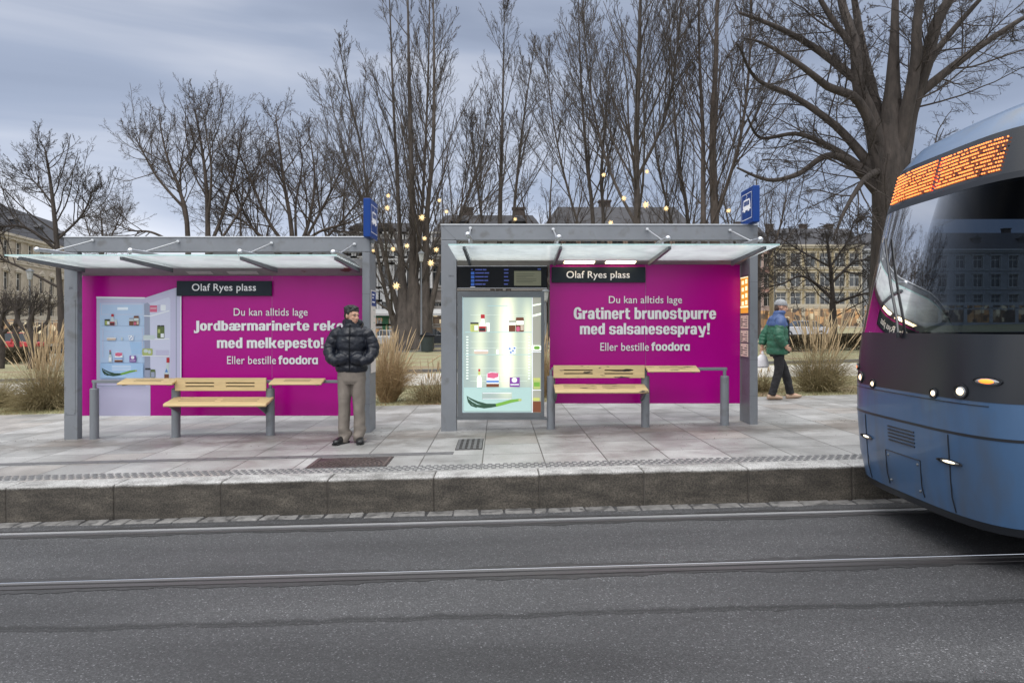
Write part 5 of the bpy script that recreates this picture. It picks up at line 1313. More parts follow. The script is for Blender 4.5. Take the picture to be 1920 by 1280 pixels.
def house(label, px0, px1, D, eave, floors, cols, wall, trim, win=(1.1, 1.9), shop=None, roof_h=3.5, depth=12, rz=0.0, dormers=0, chimneys=2, quoins=False, pediment=False, awn=None, frame='frame_w', litpanes=(), name='town_house', gutter=True, shopmat=None, at=None):
    """facade in its own x-z plane facing -y; floors are window-sill heights above the ground in photo pixels"""
    x0, x1 = WX(px0, D), WX(px1, D); w = x1 - x0; zg = G((x0+x1)/2); y0 = D
    if at: x0, y0, w = at; zg = G(x0)
    H = WZ(eave, D) - zg
    g = thing(name, label, 'building', (x0, y0, zg), None, rz)
    rr = random.Random(int(px0) + 999)
    ww, wh = win
    # openings
    xe, ze, ox, oz = [0.0], [-1.5], [], []
    pitch = w / cols
    for i in range(cols):
        c = pitch*(i+.5); xe += [c-ww/2, c+ww/2]
    xe.append(w)
    zw = [WZ(f, D) - zg for f in floors]
    sh = shop or 0
    for z in sorted(zw): ze += [z, z + wh]
    ze.append(H)
    mb = gridplate(xe, ze, 0, .35, lambda i, j: not (i % 2 == 1 and j % 2 == 1))
    mb.box(0, w, .352, depth, -1.5, H - .01)
    g_wall = mb.build('wall', wall, g)
    # cornices, string courses and window surrounds
    mb = MB(); mb.box(-.25, w+.25, -.45, .3, H, H+.30); mb.box(-.12, w+.12, -.25, -.003, H-.35, H-.003)
    for z in sorted(zw): mb.box(-.02, w+.02, -.10, -.003, z-.42, z-.24)
    if quoins:
        z = .2; k = 0
        while z < H - .6:
            for xq in (0, w): mb.box(xq-(.5 if k % 2 else .32) if xq else -.03, xq+.03 if xq else (.5 if k % 2 else .32), -.07, -.003, z, z+.42)
            z += .46; k += 1
    for i in range(cols):
        c = pitch*(i+.5)
        for z in zw:
            mb.box(c-ww/2-.16, c-ww/2-.005, -.07, -.004, z-.02, z+wh+.05); mb.box(c+ww/2+.005, c+ww/2+.16, -.07, -.004, z-.02, z+wh+.05)
            mb.box(c-ww/2-.24, c+ww/2+.24, -.14, -.004, z-.16, z-.025)
            mb.box(c-ww/2-.26, c+ww/2+.26, -.16, -.004, z+wh+.055, z+wh+.24)
            if pediment: mb.prism([(c-ww/2-.34, -.2, z+wh+.25), (c+ww/2+.34, -.2, z+wh+.25), (c, -.2, z+wh+.72)], (0, .19, 0))
    mb.build('trim', trim, g_wall)
    # windows: one built, the rest copied
    mb = MB(); fw = .07
    mb.box(-ww/2, -ww/2+fw, .16, .24, 0, wh); mb.box(ww/2-fw, ww/2, .16, .24, 0, wh); mb.box(-ww/2+fw, ww/2-fw, .161, .239, 0, fw); mb.box(-ww/2+fw, ww/2-fw, .161, .239, wh-fw, wh)
    mb.box(-.035, .035, .162, .238, fw, wh-fw); mb.box(-ww/2+fw, -.035, .163, .237, wh*.66, wh*.66+fw); mb.box(.035, ww/2-fw, .163, .237, wh*.66, wh*.66+fw)
    fr = M[frame]
    wp = mb.build('window', fr, g)
    mb = MB(); mb.box(-ww/2+.01, ww/2-.01, .19, .205, .01, wh-.01); mb.build('pane', M['pane'], wp)
    first = True
    for z in zw:
        for i in range(cols):
            p = (pitch*(i+.5), 0, z)
            o = wp if first else dup(wp, g, p); o.location = p; first = False
    # ground floor shops
    if shop:
        n = max(2, int(w / 4.2)); sw = w / n
        mb = MB(); mb.box(0, w, -.12, -.004, shop, shop+.55); mb.box(0, w, -.1, -.004, -.6, .45)
        for i in range(n+1): mb.box(max(0, sw*i-.3), min(w, sw*i+.3), -.14, -.005, .46, shop-.005)
        mb.build('shopfront', trim if awn is None else awn, g)
        for i in range(n):
            m = shopmat or (M['shop'] if rr.random() < .6 else M['shopdim'])
            mb = MB(); mb.box(sw*i+.31, sw*(i+1)-.31, -.05, -.01, .46, shop-.01); sh_ = mb.build('shop_window', m, g)
            mb = MB()
            for f in (.33, .66): mb.box(sw*i+.31+(sw-.62)*f-.03, sw*i+.31+(sw-.62)*f+.03, -.075, -.052, .46, shop-.01)
            mb.box(sw*i+.31, sw*(i+1)-.31, -.073, -.053, shop-.62, shop-.55); mb.build('glazing_bars', M['frame_d'], sh_)
    # roof
    mb = MB(); e = .3
    a = [(-e,-e-.1,H+.30),(w+e,-e-.1,H+.30),(w+e,depth+e,H+.30),(-e,depth+e,H+.30)]
    k = min(roof_h*.55, w*.3)
    b = [(k,k,H+.3+roof_h),(w-k,k,H+.3+roof_h),(w-k,depth-k,H+.3+roof_h),(k,depth-k,H+.3+roof_h)]
    mb.hexa(a + b); rf = mb.build('roof', M['roof'], g)
    for i in range(dormers):
        c = w*(i+.5)/dormers; mb = MB(); mb.box(c-.7, c+.7, .35, 2.6, H+.5, H+.5+min(1.7, roof_h*.6)); mb.prism([(c-.9,.2,H+.505+min(1.7, roof_h*.6)),(c+.9,.2,H+.505+min(1.7, roof_h*.6)),(c,.2,H+1.0+min(1.7, roof_h*.6))], (0,2.6,0))
        d_ = mb.build('dormer', M['roof'], rf)
    for i in range(chimneys):
        c = w*(i+.5)/chimneys + rr.uniform(-.8, .8); mb = MB(); mb.box(c-.6, c+.6, depth*.45, depth*.45+.9, H+roof_h-.6, H+roof_h+1.6); mb.box(c-.7, c+.7, depth*.45-.1, depth*.45+1.0, H+roof_h+1.605, H+roof_h+1.8)
        mb.build('chimney', M['chim'], rf)
    if gutter:
        mb = MB(); mb.tube([(.1,-.3,H+.1),(.1,-.18,H-.5),(.1,-.18,.3)], .06, 8); mb.build('downpipe', M['darksteel'], g)
    return g

beige = mat('ornate beige render', (.40,.345,.275), .85, var=.2, vscale=.8, bump=.2, bscale=8)
beiget = mat('lighter beige stone trim', (.47,.42,.35), .8, var=.2, vscale=2)
house('ornate beige corner block with pedimented windows at the left edge', -330, 150, 81, 441, [484, 543, 597], 13, beige, beiget, (1.15, 2.15), 3.6, 3.8, 14, rz=R(101.5), at=(-55.3, 62.0, 38.8), dormers=6, chimneys=3, quoins=True, pediment=True, name='apartment_block')
whitew = mat('white render', (.50,.50,.51), .8, var=.12, vscale=.8)
greent = mat('green shopfront paint', (.03,.16,.07), .5, var=.2)
house('pale white house with green shopfront between the two shelters', 640, 806, 66, 464, [607, 537, 480], 7, whitew, mat('white trim', (.60,.60,.60), .7, var=.1), (1.35, 2.05), 2.6, 2.2, 12, dormers=3, awn=greent, frame='frame_d', chimneys=2)
house('grey brown house beside the pale white one with amber shop window', 806.6, 1025, 67, 452, [606, 536, 478], 7, mat('grey brown brick', (.20,.17,.15), .9, var=.25, vscale=3), mat('grey stone trim', (.33,.31,.29), .8, var=.15), (1.2, 2.0), 3.0, 2.4, 12, dormers=2, frame='frame_w')
house('dark roofed house rising above the beam of the right shelter', 1026, 1290, 69, 428, [606, 540, 480], 9, mat('brown brick', (.22,.13,.095), .9, var=.25, vscale=3), mat('brown stone trim', (.28,.20,.16), .8), (1.1, 1.9), 2.9, 2.0, 12, chimneys=1, frame='frame_d')
house('red brick terrace mostly hidden behind the pink posters', 380, 639, 70, 505, [607, 546], 9, mat('dull red brick', (.25,.10,.075), .9, var=.25, vscale=3), beiget, (1.1, 1.9), 2.9, 2.0, 12)
house('pink house with dark windows at the left of the yellow one', 1290, 1450, 118, 462, [585-11, 537, 500], 8, mat('pink render', (.42,.25,.21), .85, var=.15, vscale=.6), mat('pink grey trim', (.40,.30,.27), .8), (1.5, 2.2), 3.4, 3.2, 12, dormers=3)
house('yellow corner house with lit shops behind the walker in the green jacket', 1450.6, 1616, 116, 462, [574, 537, 500], 6, mat('yellow render', (.31,.255,.155), .85, var=.18, vscale=.6), mat('pale grey trim', (.40,.36,.29), .8), (1.7, 2.3), 3.6, 2.9, 14, dormers=4, chimneys=3, quoins=True, shopmat=M['shop'])
house('grey house behind the tram to the right of the yellow one', 1617, 2050, 120, 470, [576, 538, 503], 13, mat('blue grey render', (.22,.23,.25), .85, var=.15, vscale=.6), mat('grey trim', (.30,.31,.33), .8), (1.6, 2.2), 3.4, 3.0, 14, dormers=5)
# long white awning over the green shop front
g = thing('shop_awning', 'long pale awning over the green shopfront', 'awning', (WX(722, 66), 65.3, G(WX(722, 66))+2.9))
mb = MB(); mb.prism([(-5.5,.55,.55),(-5.5,-.9,.12),(-5.5,-.9,-.10),(-5.5,-.86,-.10),(-5.5,.55,.48)], (11,0,0)); mb.build('canvas', mat('pale canvas', (.55,.55,.54), .9, var=.1), g)
mb = MB(); mb.tube([(-5.3,.5,-.3),(-5.3,-.8,.06)], .03, 6); mb.tube([(5.3,.5,-.3),(5.3,-.8,.06)], .03, 6); mb.build('arms', M['darksteel'], g)

# ------------------------------------------------------------------ hedge, lamps, bins, park fence
rng = np.random.default_rng(9)
def hedge(label, px0, px1, D, h, n):
    x0, x1 = WX(px0, D), WX(px1, D); xm = (x0+x1)/2
    g = thing('hedge', label, 'hedge', (xm, D, G(xm))); w = x1-x0
    c = np.stack([rng.uniform(-w/2, w/2, n), rng.uniform(-.5, .5, n), h*np.sqrt(rng.random(n))], 1); c[:, 2] += c[:, 0]*SLOPE
    u = rng.normal(0, 1, (n, 3)); u /= np.linalg.norm(u, axis=1, keepdims=True); v = np.cross(u, rng.normal(0, 1, (n, 3))); v /= np.linalg.norm(v, axis=1, keepdims=True)
    s = rng.uniform(.03, .07, (n, 1)); P = np.stack([c-u*s, c+v*s*.5, c+u*s, c-v*s*.5], 1)
    npmesh('foliage', P.reshape(-1,3), np.arange(4*n).reshape(-1,4), mat('brown green hedge leaves', (.075,.06,.035), .9, var=.5, vscale=3), g, smooth=False)
    mb = MB()
    for k in range(int(w*3)):
        x = -w/2 + k/3; mb.tube([(x, rng.uniform(-.2,.2), 0), (x+rng.uniform(-.1,.1), 0, h*.8)], .015, 5)
    mb.build('stems', bark2, g)
hedge('low brown clipped hedge along the park path at the left edge', -60, 108, 40, .95, 26000)
hedge('low dark hedge behind the reed grass at the right of the shelters', 1440, 1640, 34, .8, 16000)

def lamp(label, px, D, top):
    x = WX(px, D); h = WZ(top, D) - G(x)
    g = thing('street_lamp', label, 'street lamp', (x, D, G(x)), 'old lantern lamps in the park')
    mb = MB(); mb.tube([(0,0,-.1),(0,0,.7),(0,0,.75),(0,0,h-.75)], [.11,.10,.06,.045], 12); mb.tube([(0,0,.72),(0,0,.8)], .12, 12); mb.build('post', M['darksteel'], g, smooth=True)
    mb = MB(); mb.tube([(0,0,h-.75),(0,0,h-.70),(0,0,h-.2)], [.06,.12,.20], 6)
    mb.build('lantern', mat('unlit lantern glass', (.35,.36,.36), .2, var=.2), g)
    mb = MB(); mb.tube([(0,0,h-.2),(0,0,h-.17),(0,0,h-.04),(0,0,h)], [.26,.25,.08,.02], 6); mb.build('cap', M['darksteel'], g)
lamp('old lantern street lamp left of the light grey shelter near the beige block', 56, 44, 503)
lamp('old lantern street lamp seen through the slot beside the departure display', 1023, 40, 540)
lamp('thin dark lamp post right of the massive poplar trunk', 790, 46, 470)

def bin_(label, px, D, h, c, w=.55):
    x = WX(px, D); g = thing('litter_bin', label, 'litter bin', (x, D, G(x)))
    mb = MB(); mb.loft([((0,0,.05),(w*.42,0,0),(0,w*.42,0)),((0,0,h*.8),(w*.5,0,0),(0,w*.5,0))], 16); mb.build('body', mat('bin paint ' + label[:12], c, .5, var=.2), g, smooth=True)
    mb = MB(); mb.loft([((0,0,h*.805),(w*.54,0,0),(0,w*.54,0)),((0,0,h*.86),(w*.54,0,0),(0,w*.54,0)),((0,0,h),(w*.2,0,0),(0,w*.2,0))], 16); mb.build('lid', M['black'], g, smooth=True)
    mb = MB(); mb.box(-.08,.08,-.08,.08,-.05,.06); mb.build('foot', M['darksteel'], g)
bin_('dark litter bin on the lawn right of the massive poplar', 801, 44, 1.25, (.02,.03,.03), .9)
bin_('pale topped litter bin behind the tall plumes on the left', 108, 30, 1.0, (.45,.43,.36), .6)

# ------------------------------------------------------------------ cars on the far street
def car(label, px, D, paint, left=True, estate=False, van=False):
    x = WX(px, D); g = thing('parked_car', label, 'car', (x, D, G(x)), 'cars along the far street')
    s = -1 if left else 1
    Lh, wd = 2.2, .88
    body = [(-2.15,.32),(-2.18,.55),(-2.1,.86),(-1.4,.93),(-.9,.96),(1.2,.98),(2.1,.92),(2.2,.6),(2.15,.32),(1.75,.28),(1.65,.5),(1.4,.62),(1.15,.5),(1.05,.26),(-1.0,.26),(-1.1,.5),(-1.35,.62),(-1.6,.5),(-1.7,.28)]
    cabin = [(-1.0,.94),(-.35,1.42),(.2,1.47),(1.1,1.45 if (estate or van) else 1.40),(1.95 if estate or van else 1.75,.96)]
    if van: body = [(a,b*1.25) for a,b in body]; cabin = [(-1.5,1.15),(-1.1,1.85),(.2,1.95),(2.1,1.95),(2.15,1.18)]
    mb = MB(); mb.prism([(a*-s*-1*1.0, -wd, b) for a, b in body], (0, 2*wd, 0)); bo = mb.build('body', paint, g, bevel=.06, seg=3, smooth=True)
    def insetc(k, y): return [(a*-s*-1*(1-.0), y, b) for a, b in cabin]
    mb = MB(); pts = [(a, b) for a, b in cabin]; n = len(pts)
    A = [Vector((a*s, -wd+.05+.17*max(0,(b-.95))/.5, b)) for a, b in pts]; B = [Vector((p.x, -p.y, p.z)) for p in A]
    mb.add(A + B, [tuple(range(n)), tuple(range(2*n-1, n-1, -1))] + [(i, i+n, (i+1)%n+n, (i+1)%n) for i in range(n)])
    mb.build('windows', M['carglass'], g)
    mb = MB(); rf = [p for p in A if p.z > 1.3]; rb = [p for p in B if p.z > 1.3]
    mb.prism([rf[0]+Vector((0,0,.006)), rf[-1]+Vector((0,0,.006)), rb[-1]+Vector((0,0,.006)), rb[0]+Vector((0,0,.006))], (0,0,.045)); mb.build('roof', paint, bo, bevel=.02)
    mb = MB()
    for xp in (-.3, .55): mb.box(s*xp-.04, s*xp+.04, -wd+.0, -wd+.2, .97, 1.42)
    mb.build('pillars', paint, bo)
    for xw in (-1.35, 1.4):
        for y in (-wd+.02, wd-.02):
            mb = MB(); mb.tube([(xw*s, y-.1, .31),(xw*s, y+.1, .31)], .31, 18); wl = mb.build('wheel', M['rubber'], g, smooth=True)
            mb = MB(); sg = -1 if y < 0 else 1; mb.tube([(xw*s, y+sg*.101, .31),(xw*s, y+sg*.112, .31)], .19, 14); mb.build('rim', M['chrome'], wl)
    for y in (-wd+.2, wd-.2):
        mb = MB(); mb.ell((s*-2.13, y, .72), (.06,.16,.08), 10, 6); mb.build('headlight', M['white'], g, smooth=True)
        mb = MB(); mb.ell((s*2.14, y, .75), (.05,.14,.09), 10, 6); mb.build('tail_light', mat('red tail light', (.4,.01,.01), .3), g, smooth=True)
silver = mat('silver car paint', (.42,.44,.46), .3, .4, coat=.5); redp = mat('red van paint', (.42,.02,.02), .35, coat=.4); darkp = mat('dark car paint', (.03,.035,.04), .3, coat=.5); whitep = mat('pale grey car paint', (.5,.5,.52), .3, coat=.5)
car('silver car on the far street left of the massive poplar trunk', 722, 59, silver, False)
car('dark car on the far street right of the massive poplar trunk', 812, 59.5, darkp, True)
car('red delivery van in front of the lit shops at the left edge', 28, 60, redp, True, van=True)
car('pale grey car on the far street behind the walker in the green jacket', 1500, 60, whitep, False)
car('dark car at the far left edge of the street', -30, 59.5, darkp, False)
# ------------------------------------------------------------------ people
skin = mat('skin', (.50,.29,.20), .55, var=.05, vscale=12)
hairm = mat('black hair', (.010,.009,.009), .5, var=.4, vscale=60, bump=.6, bscale=120)
def xf_pts(M_, mb): return mb.xf(M_)
def head_mesh(Mh):
    """head facing -y, chin at z=-.12, crown at z=.12, in head space; Mh places it"""
    mb = MB()
    mb.ell((0,.012,.025), (.076,.096,.098), 20, 14); mb.ell((0,-.022,-.045), (.060,.070,.078), 18, 12); mb.ell((0,-.052,-.088), (.032,.030,.026), 12, 8)
    mb.ell((0,-.092,-.020), (.012,.022,.030), 10, 8); mb.ell((0,-.104,-.034), (.017,.014,.012), 10, 8); mb.ell((.013,-.094,-.038), (.009,.010,.008), 8, 6); mb.ell((-.013,-.094,-.038), (.009,.010,.008), 8, 6)
    mb.ell((0,-.078,.020), (.058,.020,.012), 12, 8); mb.ell((.034,-.066,-.026), (.022,.020,.018), 10, 8); mb.ell((-.034,-.066,-.026), (.022,.020,.018), 10, 8)
    mb.ell((0,-.082,-.064), (.024,.014,.007), 12, 6); mb.ell((0,-.080,-.074), (.020,.013,.008), 12, 6)
    for s in (-1, 1): mb.ell((s*.078,.012,-.012), (.012,.020,.032), 10, 8)
    mb.loft([((0,.02,-.06),(.054,0,0),(0,.056,0)), ((0,.035,-.13),(.056,0,0),(0,.058,0)), ((0,.045,-.22),(.075,0,0),(0,.066,0))], 16)
    return mb.xf(Mh)
def face_details(Mh, body, o):
    mb = MB(); mb2 = MB(); mb3 = MB(); mb4 = MB()
    for s in (-1, 1):
        mb.ell((s*.031,-.082,.004), (.012,.007,.0055), 10, 6); mb2.ell((s*.031,-.0875,.004), (.006,.003,.0055), 8, 6)
        mb3.tube([(s*.014,-.097,.021),(s*.032,-.094,.026),(s*.049,-.083,.021)], [.0025,.0035,.002], 6)
    mb4.ell((0,-.094,-.066), (.021,.006,.0045), 10, 6); mb4.ell((0,-.092,-.073), (.017,.006,.005), 10, 6)
    mb.xf(Mh).build('eyes', mat('eye white', (.24,.22,.21), .3), body, o, smooth=True); mb2.xf(Mh).build('irises', mat('dark iris', (.03,.018,.012), .2), body, o, smooth=True)
    mb3.xf(Mh).build('eyebrows', hairm, body, o, smooth=True); mb4.xf(Mh).build('lips', mat('lips', (.40,.16,.13), .45), body, o, smooth=True)

def limb(mb, pts, rs, n=14, sub=4):
    P, r = resample(pts, rs, (len(pts)-1)*sub+1, np.random.default_rng(0), 0)
    mb.tube([Vector(p) for p in P], [float(a) for a in r], n)
def hand(mb, wrist, d, palm_n, size=1.0, curl=.5, thumb_side=1):
    """palm, four bent fingers of different lengths and a thumb; d points from the wrist along the hand"""
    d = Vector(d).normalized(); nrm = Vector(palm_n); nrm = (nrm - d*nrm.dot(d)).normalized(); side = d.cross(nrm)*thumb_side
    w = Vector(wrist)
    c = w + d*.05*size
    Mx = Matrix((side, nrm, d)).transposed().to_4x4()
    mb.ell(c, (.042*size, .016*size, .055*size), 12, 8, rot=Mx.to_3x3())
    for k, (off, ln) in enumerate(((.030,.070),(.010,.080),(-.010,.074),(-.029,.058))):
        p = w + d*.092*size + side*off*size; pts = [p - d*.02*size]; dd = d.copy(); a = 0
        for j in range(3):
            pts.append(p); dd = (dd*math.cos(curl*.7) + nrm*math.sin(curl*.7)).normalized() if j else (dd*math.cos(curl*.4)+nrm*math.sin(curl*.4)).normalized(); p = p + dd*ln*size*(.45,.32,.23)[j]
        pts.append(p); mb.tube(pts, [.0095*size,.0095*size,.009*size,.008*size,.006*size], 8)
    p = w + d*.03*size + side*.036*size; t1 = p + (side*.7 + d*.6 + nrm*.3).normalized()*.038*size; t2 = t1 + (d*.9 + nrm*.4).normalized()*.030*size
    mb.tube([p - side*.012*size, p, t1, t2], [.012*size,.012*size,.010*size,.007*size], 8)

def puffer_sleeve(mb, pts, rs, nb, amp=.12, n=18):
    """quilted sleeve: bulges along the arm"""
    m = nb*6 + 1
    P, r = resample(pts, rs, m, np.random.default_rng(0), 0)
    rr_ = [float(a)*(1 - amp + amp*abs(math.sin(math.pi*k/6))**.6) for k, a in enumerate(r)]
    mb.tube([Vector(p) for p in P], rr_, n)

# ---- the man waiting
px, D = 659, 9.38; x = WX(px, D)
g = thing('person', 'man in a black puffer jacket and beige trousers standing with his hands in its pockets', 'person', (x, D, G(x))); o = g.location
T0 = Matrix.Translation(o) @ Matrix.Scale(1.0, 4)
V = lambda a, b, c: Vector((a, b, c))
Mh = T0 @ Matrix.Translation((.012, -.01, 1.715)) @ Matrix.Rotation(R(52), 4, 'Z') @ Matrix.Rotation(R(3), 4, 'X') @ Matrix.Scale(1.03, 4)
mb = head_mesh(Mh)
b2 = MB()
b2.loft([((0,.03,1.56),(.08,0,0),(0,.07,0)), ((0,.02,1.48),(.17,0,0),(0,.10,0)), ((0,.01,1.35),(.175,0,0),(0,.115,0)), ((0,.01,1.15),(.15,0,0),(0,.105,0)), ((0,.01,.95),(.165,0,0),(0,.115,0)), ((0,.01,.84),(.15,0,0),(0,.11,0))], 18)
for s, fx, fy in ((-1,-.095,-.04),(1,.105,-.02)):
    limb(b2, [(s*.155,.02,1.46),(s*.285,.02,1.23),(s*.17,-.118,1.115)], [.05,.042,.030])
    hand(b2, (s*.155,-.118,1.11), (-s*.9,.10,-.10), (0,1,.1), .9, .35, s)
    limb(b2, [(s*.085,.01,.92),(fx*1.02,-.01,.50),(fx,.02,.09)], [.085,.058,.042]); b2.ell((fx+s*.008,-.035+fy,.052), (.034,.095,.026), 12, 8)
b2.xf(T0); mb.add(b2.v, b2.f)
body = mb.build('body', skin, g, o, remesh=.0065)
face_details(Mh, body, o)
# hair: short, swept, over the ears
mb = MB(); mb.ell((0,.030,.058), (.086,.098,.078), 18, 12); mb.ell((0,.060,.00), (.078,.060,.075), 14, 10)
rr = random.Random(4)
for k in range(46):
    a = rr.uniform(0, 6.28); q = rr.uniform(.2, 1.0); p = Vector((.078*q*math.cos(a), .025+.086*q*math.sin(a), .062+.066*math.sqrt(max(0,1-q*q*.8))))
    if p.y < -.02: p.z = max(p.z, .078)
    mb.ell(p, (.024,.026,.017), 8, 6)
for k in range(8): mb.ell((-.058+k*.0166, -.066+abs(k-3.5)*.006, .070+rr.uniform(-.012,.006)), (.016,.018,.020), 8, 6)
for s in (-1, 1): mb.ell((s*.074,-.004,.036), (.012,.026,.034), 8, 6)
mb.xf(Mh).build('hair', hairm, g, o, remesh=.006)
# puffer jacket
pj = mat('black glossy quilted nylon', (.007,.009,.016), .36, var=.3, vscale=6, bump=.55, bscale=26, spec=.38)
mb = MB(); rings = []
seams = [.955, 1.055, 1.245, 1.43, 1.555]
prof = [(.955,.212,.150),(1.0,.216,.158),(1.1,.208,.165),(1.25,.208,.170),(1.38,.212,.166),(1.46,.204,.150),(1.52,.172,.130),(1.56,.122,.108),(1.60,.106,.102)]
pz = [a for a, _, _ in prof]
for k in range(72):
    z = .948 + (1.60-.948)*k/71
    rx = np.interp(z, pz, [p[1] for p in prof]); ry = np.interp(z, pz, [p[2] for p in prof])
    f = 1.0
    for a, b in zip(seams[:-1], seams[1:]):
        if a <= z <= b:
            t_ = (z-a)/(b-a); f = .90 + .12*math.sin(math.pi*t_)**.5
    if z < .955: f = .84
    rings.append(((0, .012, z), (rx*f, 0, 0), (0, ry*f, 0)))
mb.loft(rings, 36)
for s in (-1, 1):
    puffer_sleeve(mb, [(s*.125,.02,1.51),(s*.205,.02,1.46),(s*.272,.015,1.34),(s*.292,-.01,1.235),(s*.240,-.100,1.13),(s*.14,-.145,1.09)], [.078,.090,.092,.088,.078,.066], 7, .12, 20)
    mb.ell((s*.105,-.135,1.135), (.105,.062,.085), 14, 10)          # hand warmer pockets bulge
# high collar and hood
for k in range(4):
    z = 1.565+.028*k; mb.loft([((.0,.022,z-.018),(.098-.003*k,0,0),(0,.102,0)), ((.0,.022,z),(.120-.006*k,0,.0),(0,.122-.003*k,0)), ((.0,.022,z+.018),(.098-.003*k,0,0),(0,.102,0))], 22)
mb.ell((0,.115,1.60), (.145,.065,.085), 16, 10); mb.ell((-.085,.07,1.62), (.06,.07,.06), 12, 8); mb.ell((.085,.07,1.615), (.06,.07,.055), 12, 8)
jk = mb.xf(T0).build('puffer_jacket', pj, g, o, remesh=.0085, disp=(.020, .07))
mb = MB(); mb.tube([(.006,-.150,.965),(.006,-.160,1.05),(.006,-.166,1.24),(.006,-.160,1.42),(.006,-.130,1.53),(.006,-.108,1.60)], .006, 6)
mb.xf(T0).build('zip', M['black'], jk, o, smooth=True)
# wide trousers
tr = mat('beige cotton trousers', (.175,.150,.128), .85, var=.16, vscale=7, stretch=(1,1,.35), bump=.5, bscale=11)
mb = MB(); mb.loft([((0,.01,1.0),(.185,0,0),(0,.13,0)),((0,.01,.92),(.19,0,0),(0,.14,0)),((0,.01,.84),(.188,0,0),(0,.138,0)),((0,.012,.79),(.15,0,0),(0,.12,0))], 26)
rr = random.Random(8)
for s, xb, yb in ((-1,-.092,-.03),(1,.116,-.01)):
    rings = []
    for k in range(26):
        t_ = k/25; z = .88 - (.88-.030)*t_; cx = s*.092*(1-t_) + xb*t_; cy = .01*(1-t_)+yb*t_
        fold = (.015*math.sin(t_*31+s)*max(0,t_-.72)/.28*2.2) + .003*math.sin(t_*17+s*2)
        rings.append(((cx+fold*.6, cy+fold, z), (.098-.022*min(1,t_*1.8)+fold*.5+(.005 if t_>.9 else 0), 0, fold*.8), (0, .112-.012*t_+fold*.3, 0)))
    mb.loft(rings, 24)
mb.xf(T0).build('trousers', tr, g, o, remesh=.0085, disp=(.016, .13))
shoe = mat('black leather shoes', (.010,.010,.011), .35)
for s, xb, yb, rz_ in ((-1,-.100,-.07,-.35),(1,.118,-.05,.25)):
    mb = MB(); mb.loft([((0,-.205,.035),(.02,0,0),(0,.001,.02)),((0,-.18,.04),(.046,0,0),(0,.0,.034)),((0,-.10,.045),(.054,0,0),(0,0,.040)),((0,-.02,.06),(.046,0,0),(0,0,.052)),((0,.06,.06),(.046,0,0),(0,0,.055)),((0,.095,.05),(.03,0,0),(0,0,.04))], 16)
    Ms = T0 @ Matrix.Translation((xb, yb+.02, 0)) @ Matrix.Rotation(rz_, 4, 'Z')
    sh = mb.xf(Ms).build('shoe', shoe, g, o, remesh=.007)
    mb = MB(); mb.loft([((0,-.19,.010),(.05,0,0),(0,.035,0)),((0,-.19,.012),(.05,0,0),(0,.035,0))], 14); mb.prism([(-.048,-.19,.002),(.048,-.19,.002),(.052,-.05,.002),(.045,.09,.002),(-.045,.09,.002),(-.052,-.05,.002)], (0,0,.020))
    mb.xf(Ms).build('sole', M['rubber'], sh, o)

# ---- the walker in the green jacket, stepping to the right
px, D = 1457, 13.4; x = WX(px, D)
g = thing('person', 'person in a green and blue padded jacket and grey knitted cap walking right', 'person', (x, D, G(x))); o = g.location
SCL = 1.09
T0 = Matrix.Translation(o) @ Matrix.Scale(SCL, 4)
Mh = T0 @ Matrix.Translation((.075, -.01, 1.635)) @ Matrix.Rotation(R(78), 4, 'Z') @ Matrix.Rotation(R(6), 4, 'X')
mb = head_mesh(Mh); b2 = MB()
b2.loft([((.03,0,1.48),(.065,0,0),(0,.07,0)),((.015,0,1.40),(.10,0,0),(0,.17,0)),((0,0,1.2),(.11,0,0),(0,.15,0)),((0,0,.92),(.12,0,0),(0,.15,0)),((0,0,.82),(.11,0,0),(0,.13,0))], 18)
feet = ((-1, -.155, .035), (1, .30, .0))
limb(b2, [(0,-.08,.88),(-.01,-.09,.50),(-.13,-.09,.10)], [.085,.058,.042]); limb(b2, [(0,.08,.88),(.17,.085,.49),(.27,.085,.10)], [.085,.058,.042])
b2.ell((-.09,-.09,.06), (.12,.042,.036), 12, 8); b2.ell((.32,.085,.065), (.12,.042,.036), 12, 8)
limb(b2, [(0,-.19,1.40),(-.07,-.25,1.14),(.05,-.225,.95)], [.05,.042,.030]); hand(b2, (.05,-.225,.95), (.6,.1,-.4), (0,1,0), .95, .5, 1)
limb(b2, [(0,.19,1.40),(-.12,.23,1.16),(-.19,.21,.93)], [.05,.042,.030]); hand(b2, (-.19,.21,.93), (-.1,0,-1), (0,-1,0), .95, .9, -1)
b2.xf(T0); mb.add(b2.v, b2.f)
body = mb.build('body', skin, g, o, remesh=.0075)
face_details(Mh, body, o)
mb = MB(); mb.ell((0,.018,.062), (.088,.106,.078), 20, 12); mb.loft([((0,.016,.030),(.092,0,0),(0,.110,0)),((0,.016,.048),(.097,0,0),(0,.115,0)),((0,.016,.070),(.092,0,0),(0,.109,0))], 22)
mb.xf(Mh).build('knitted_cap', mat('grey knitted wool', (.30,.31,.32), .95, var=.2, vscale=40, bump=.9, bscale=90), g, o, smooth=True)
mb = MB(); mb.ell((0,.075,-.03), (.070,.045,.075), 14, 10); mb.xf(Mh).build('hair', mat('brown hair', (.05,.03,.02), .6), g, o, smooth=True)
green = mat('green padded nylon', (.022,.110,.062), .5, var=.25, vscale=7, bump=.45, bscale=22); bluej = mat('blue padded nylon', (.045,.085,.215), .5, var=.2, vscale=7, bump=.45, bscale=22)
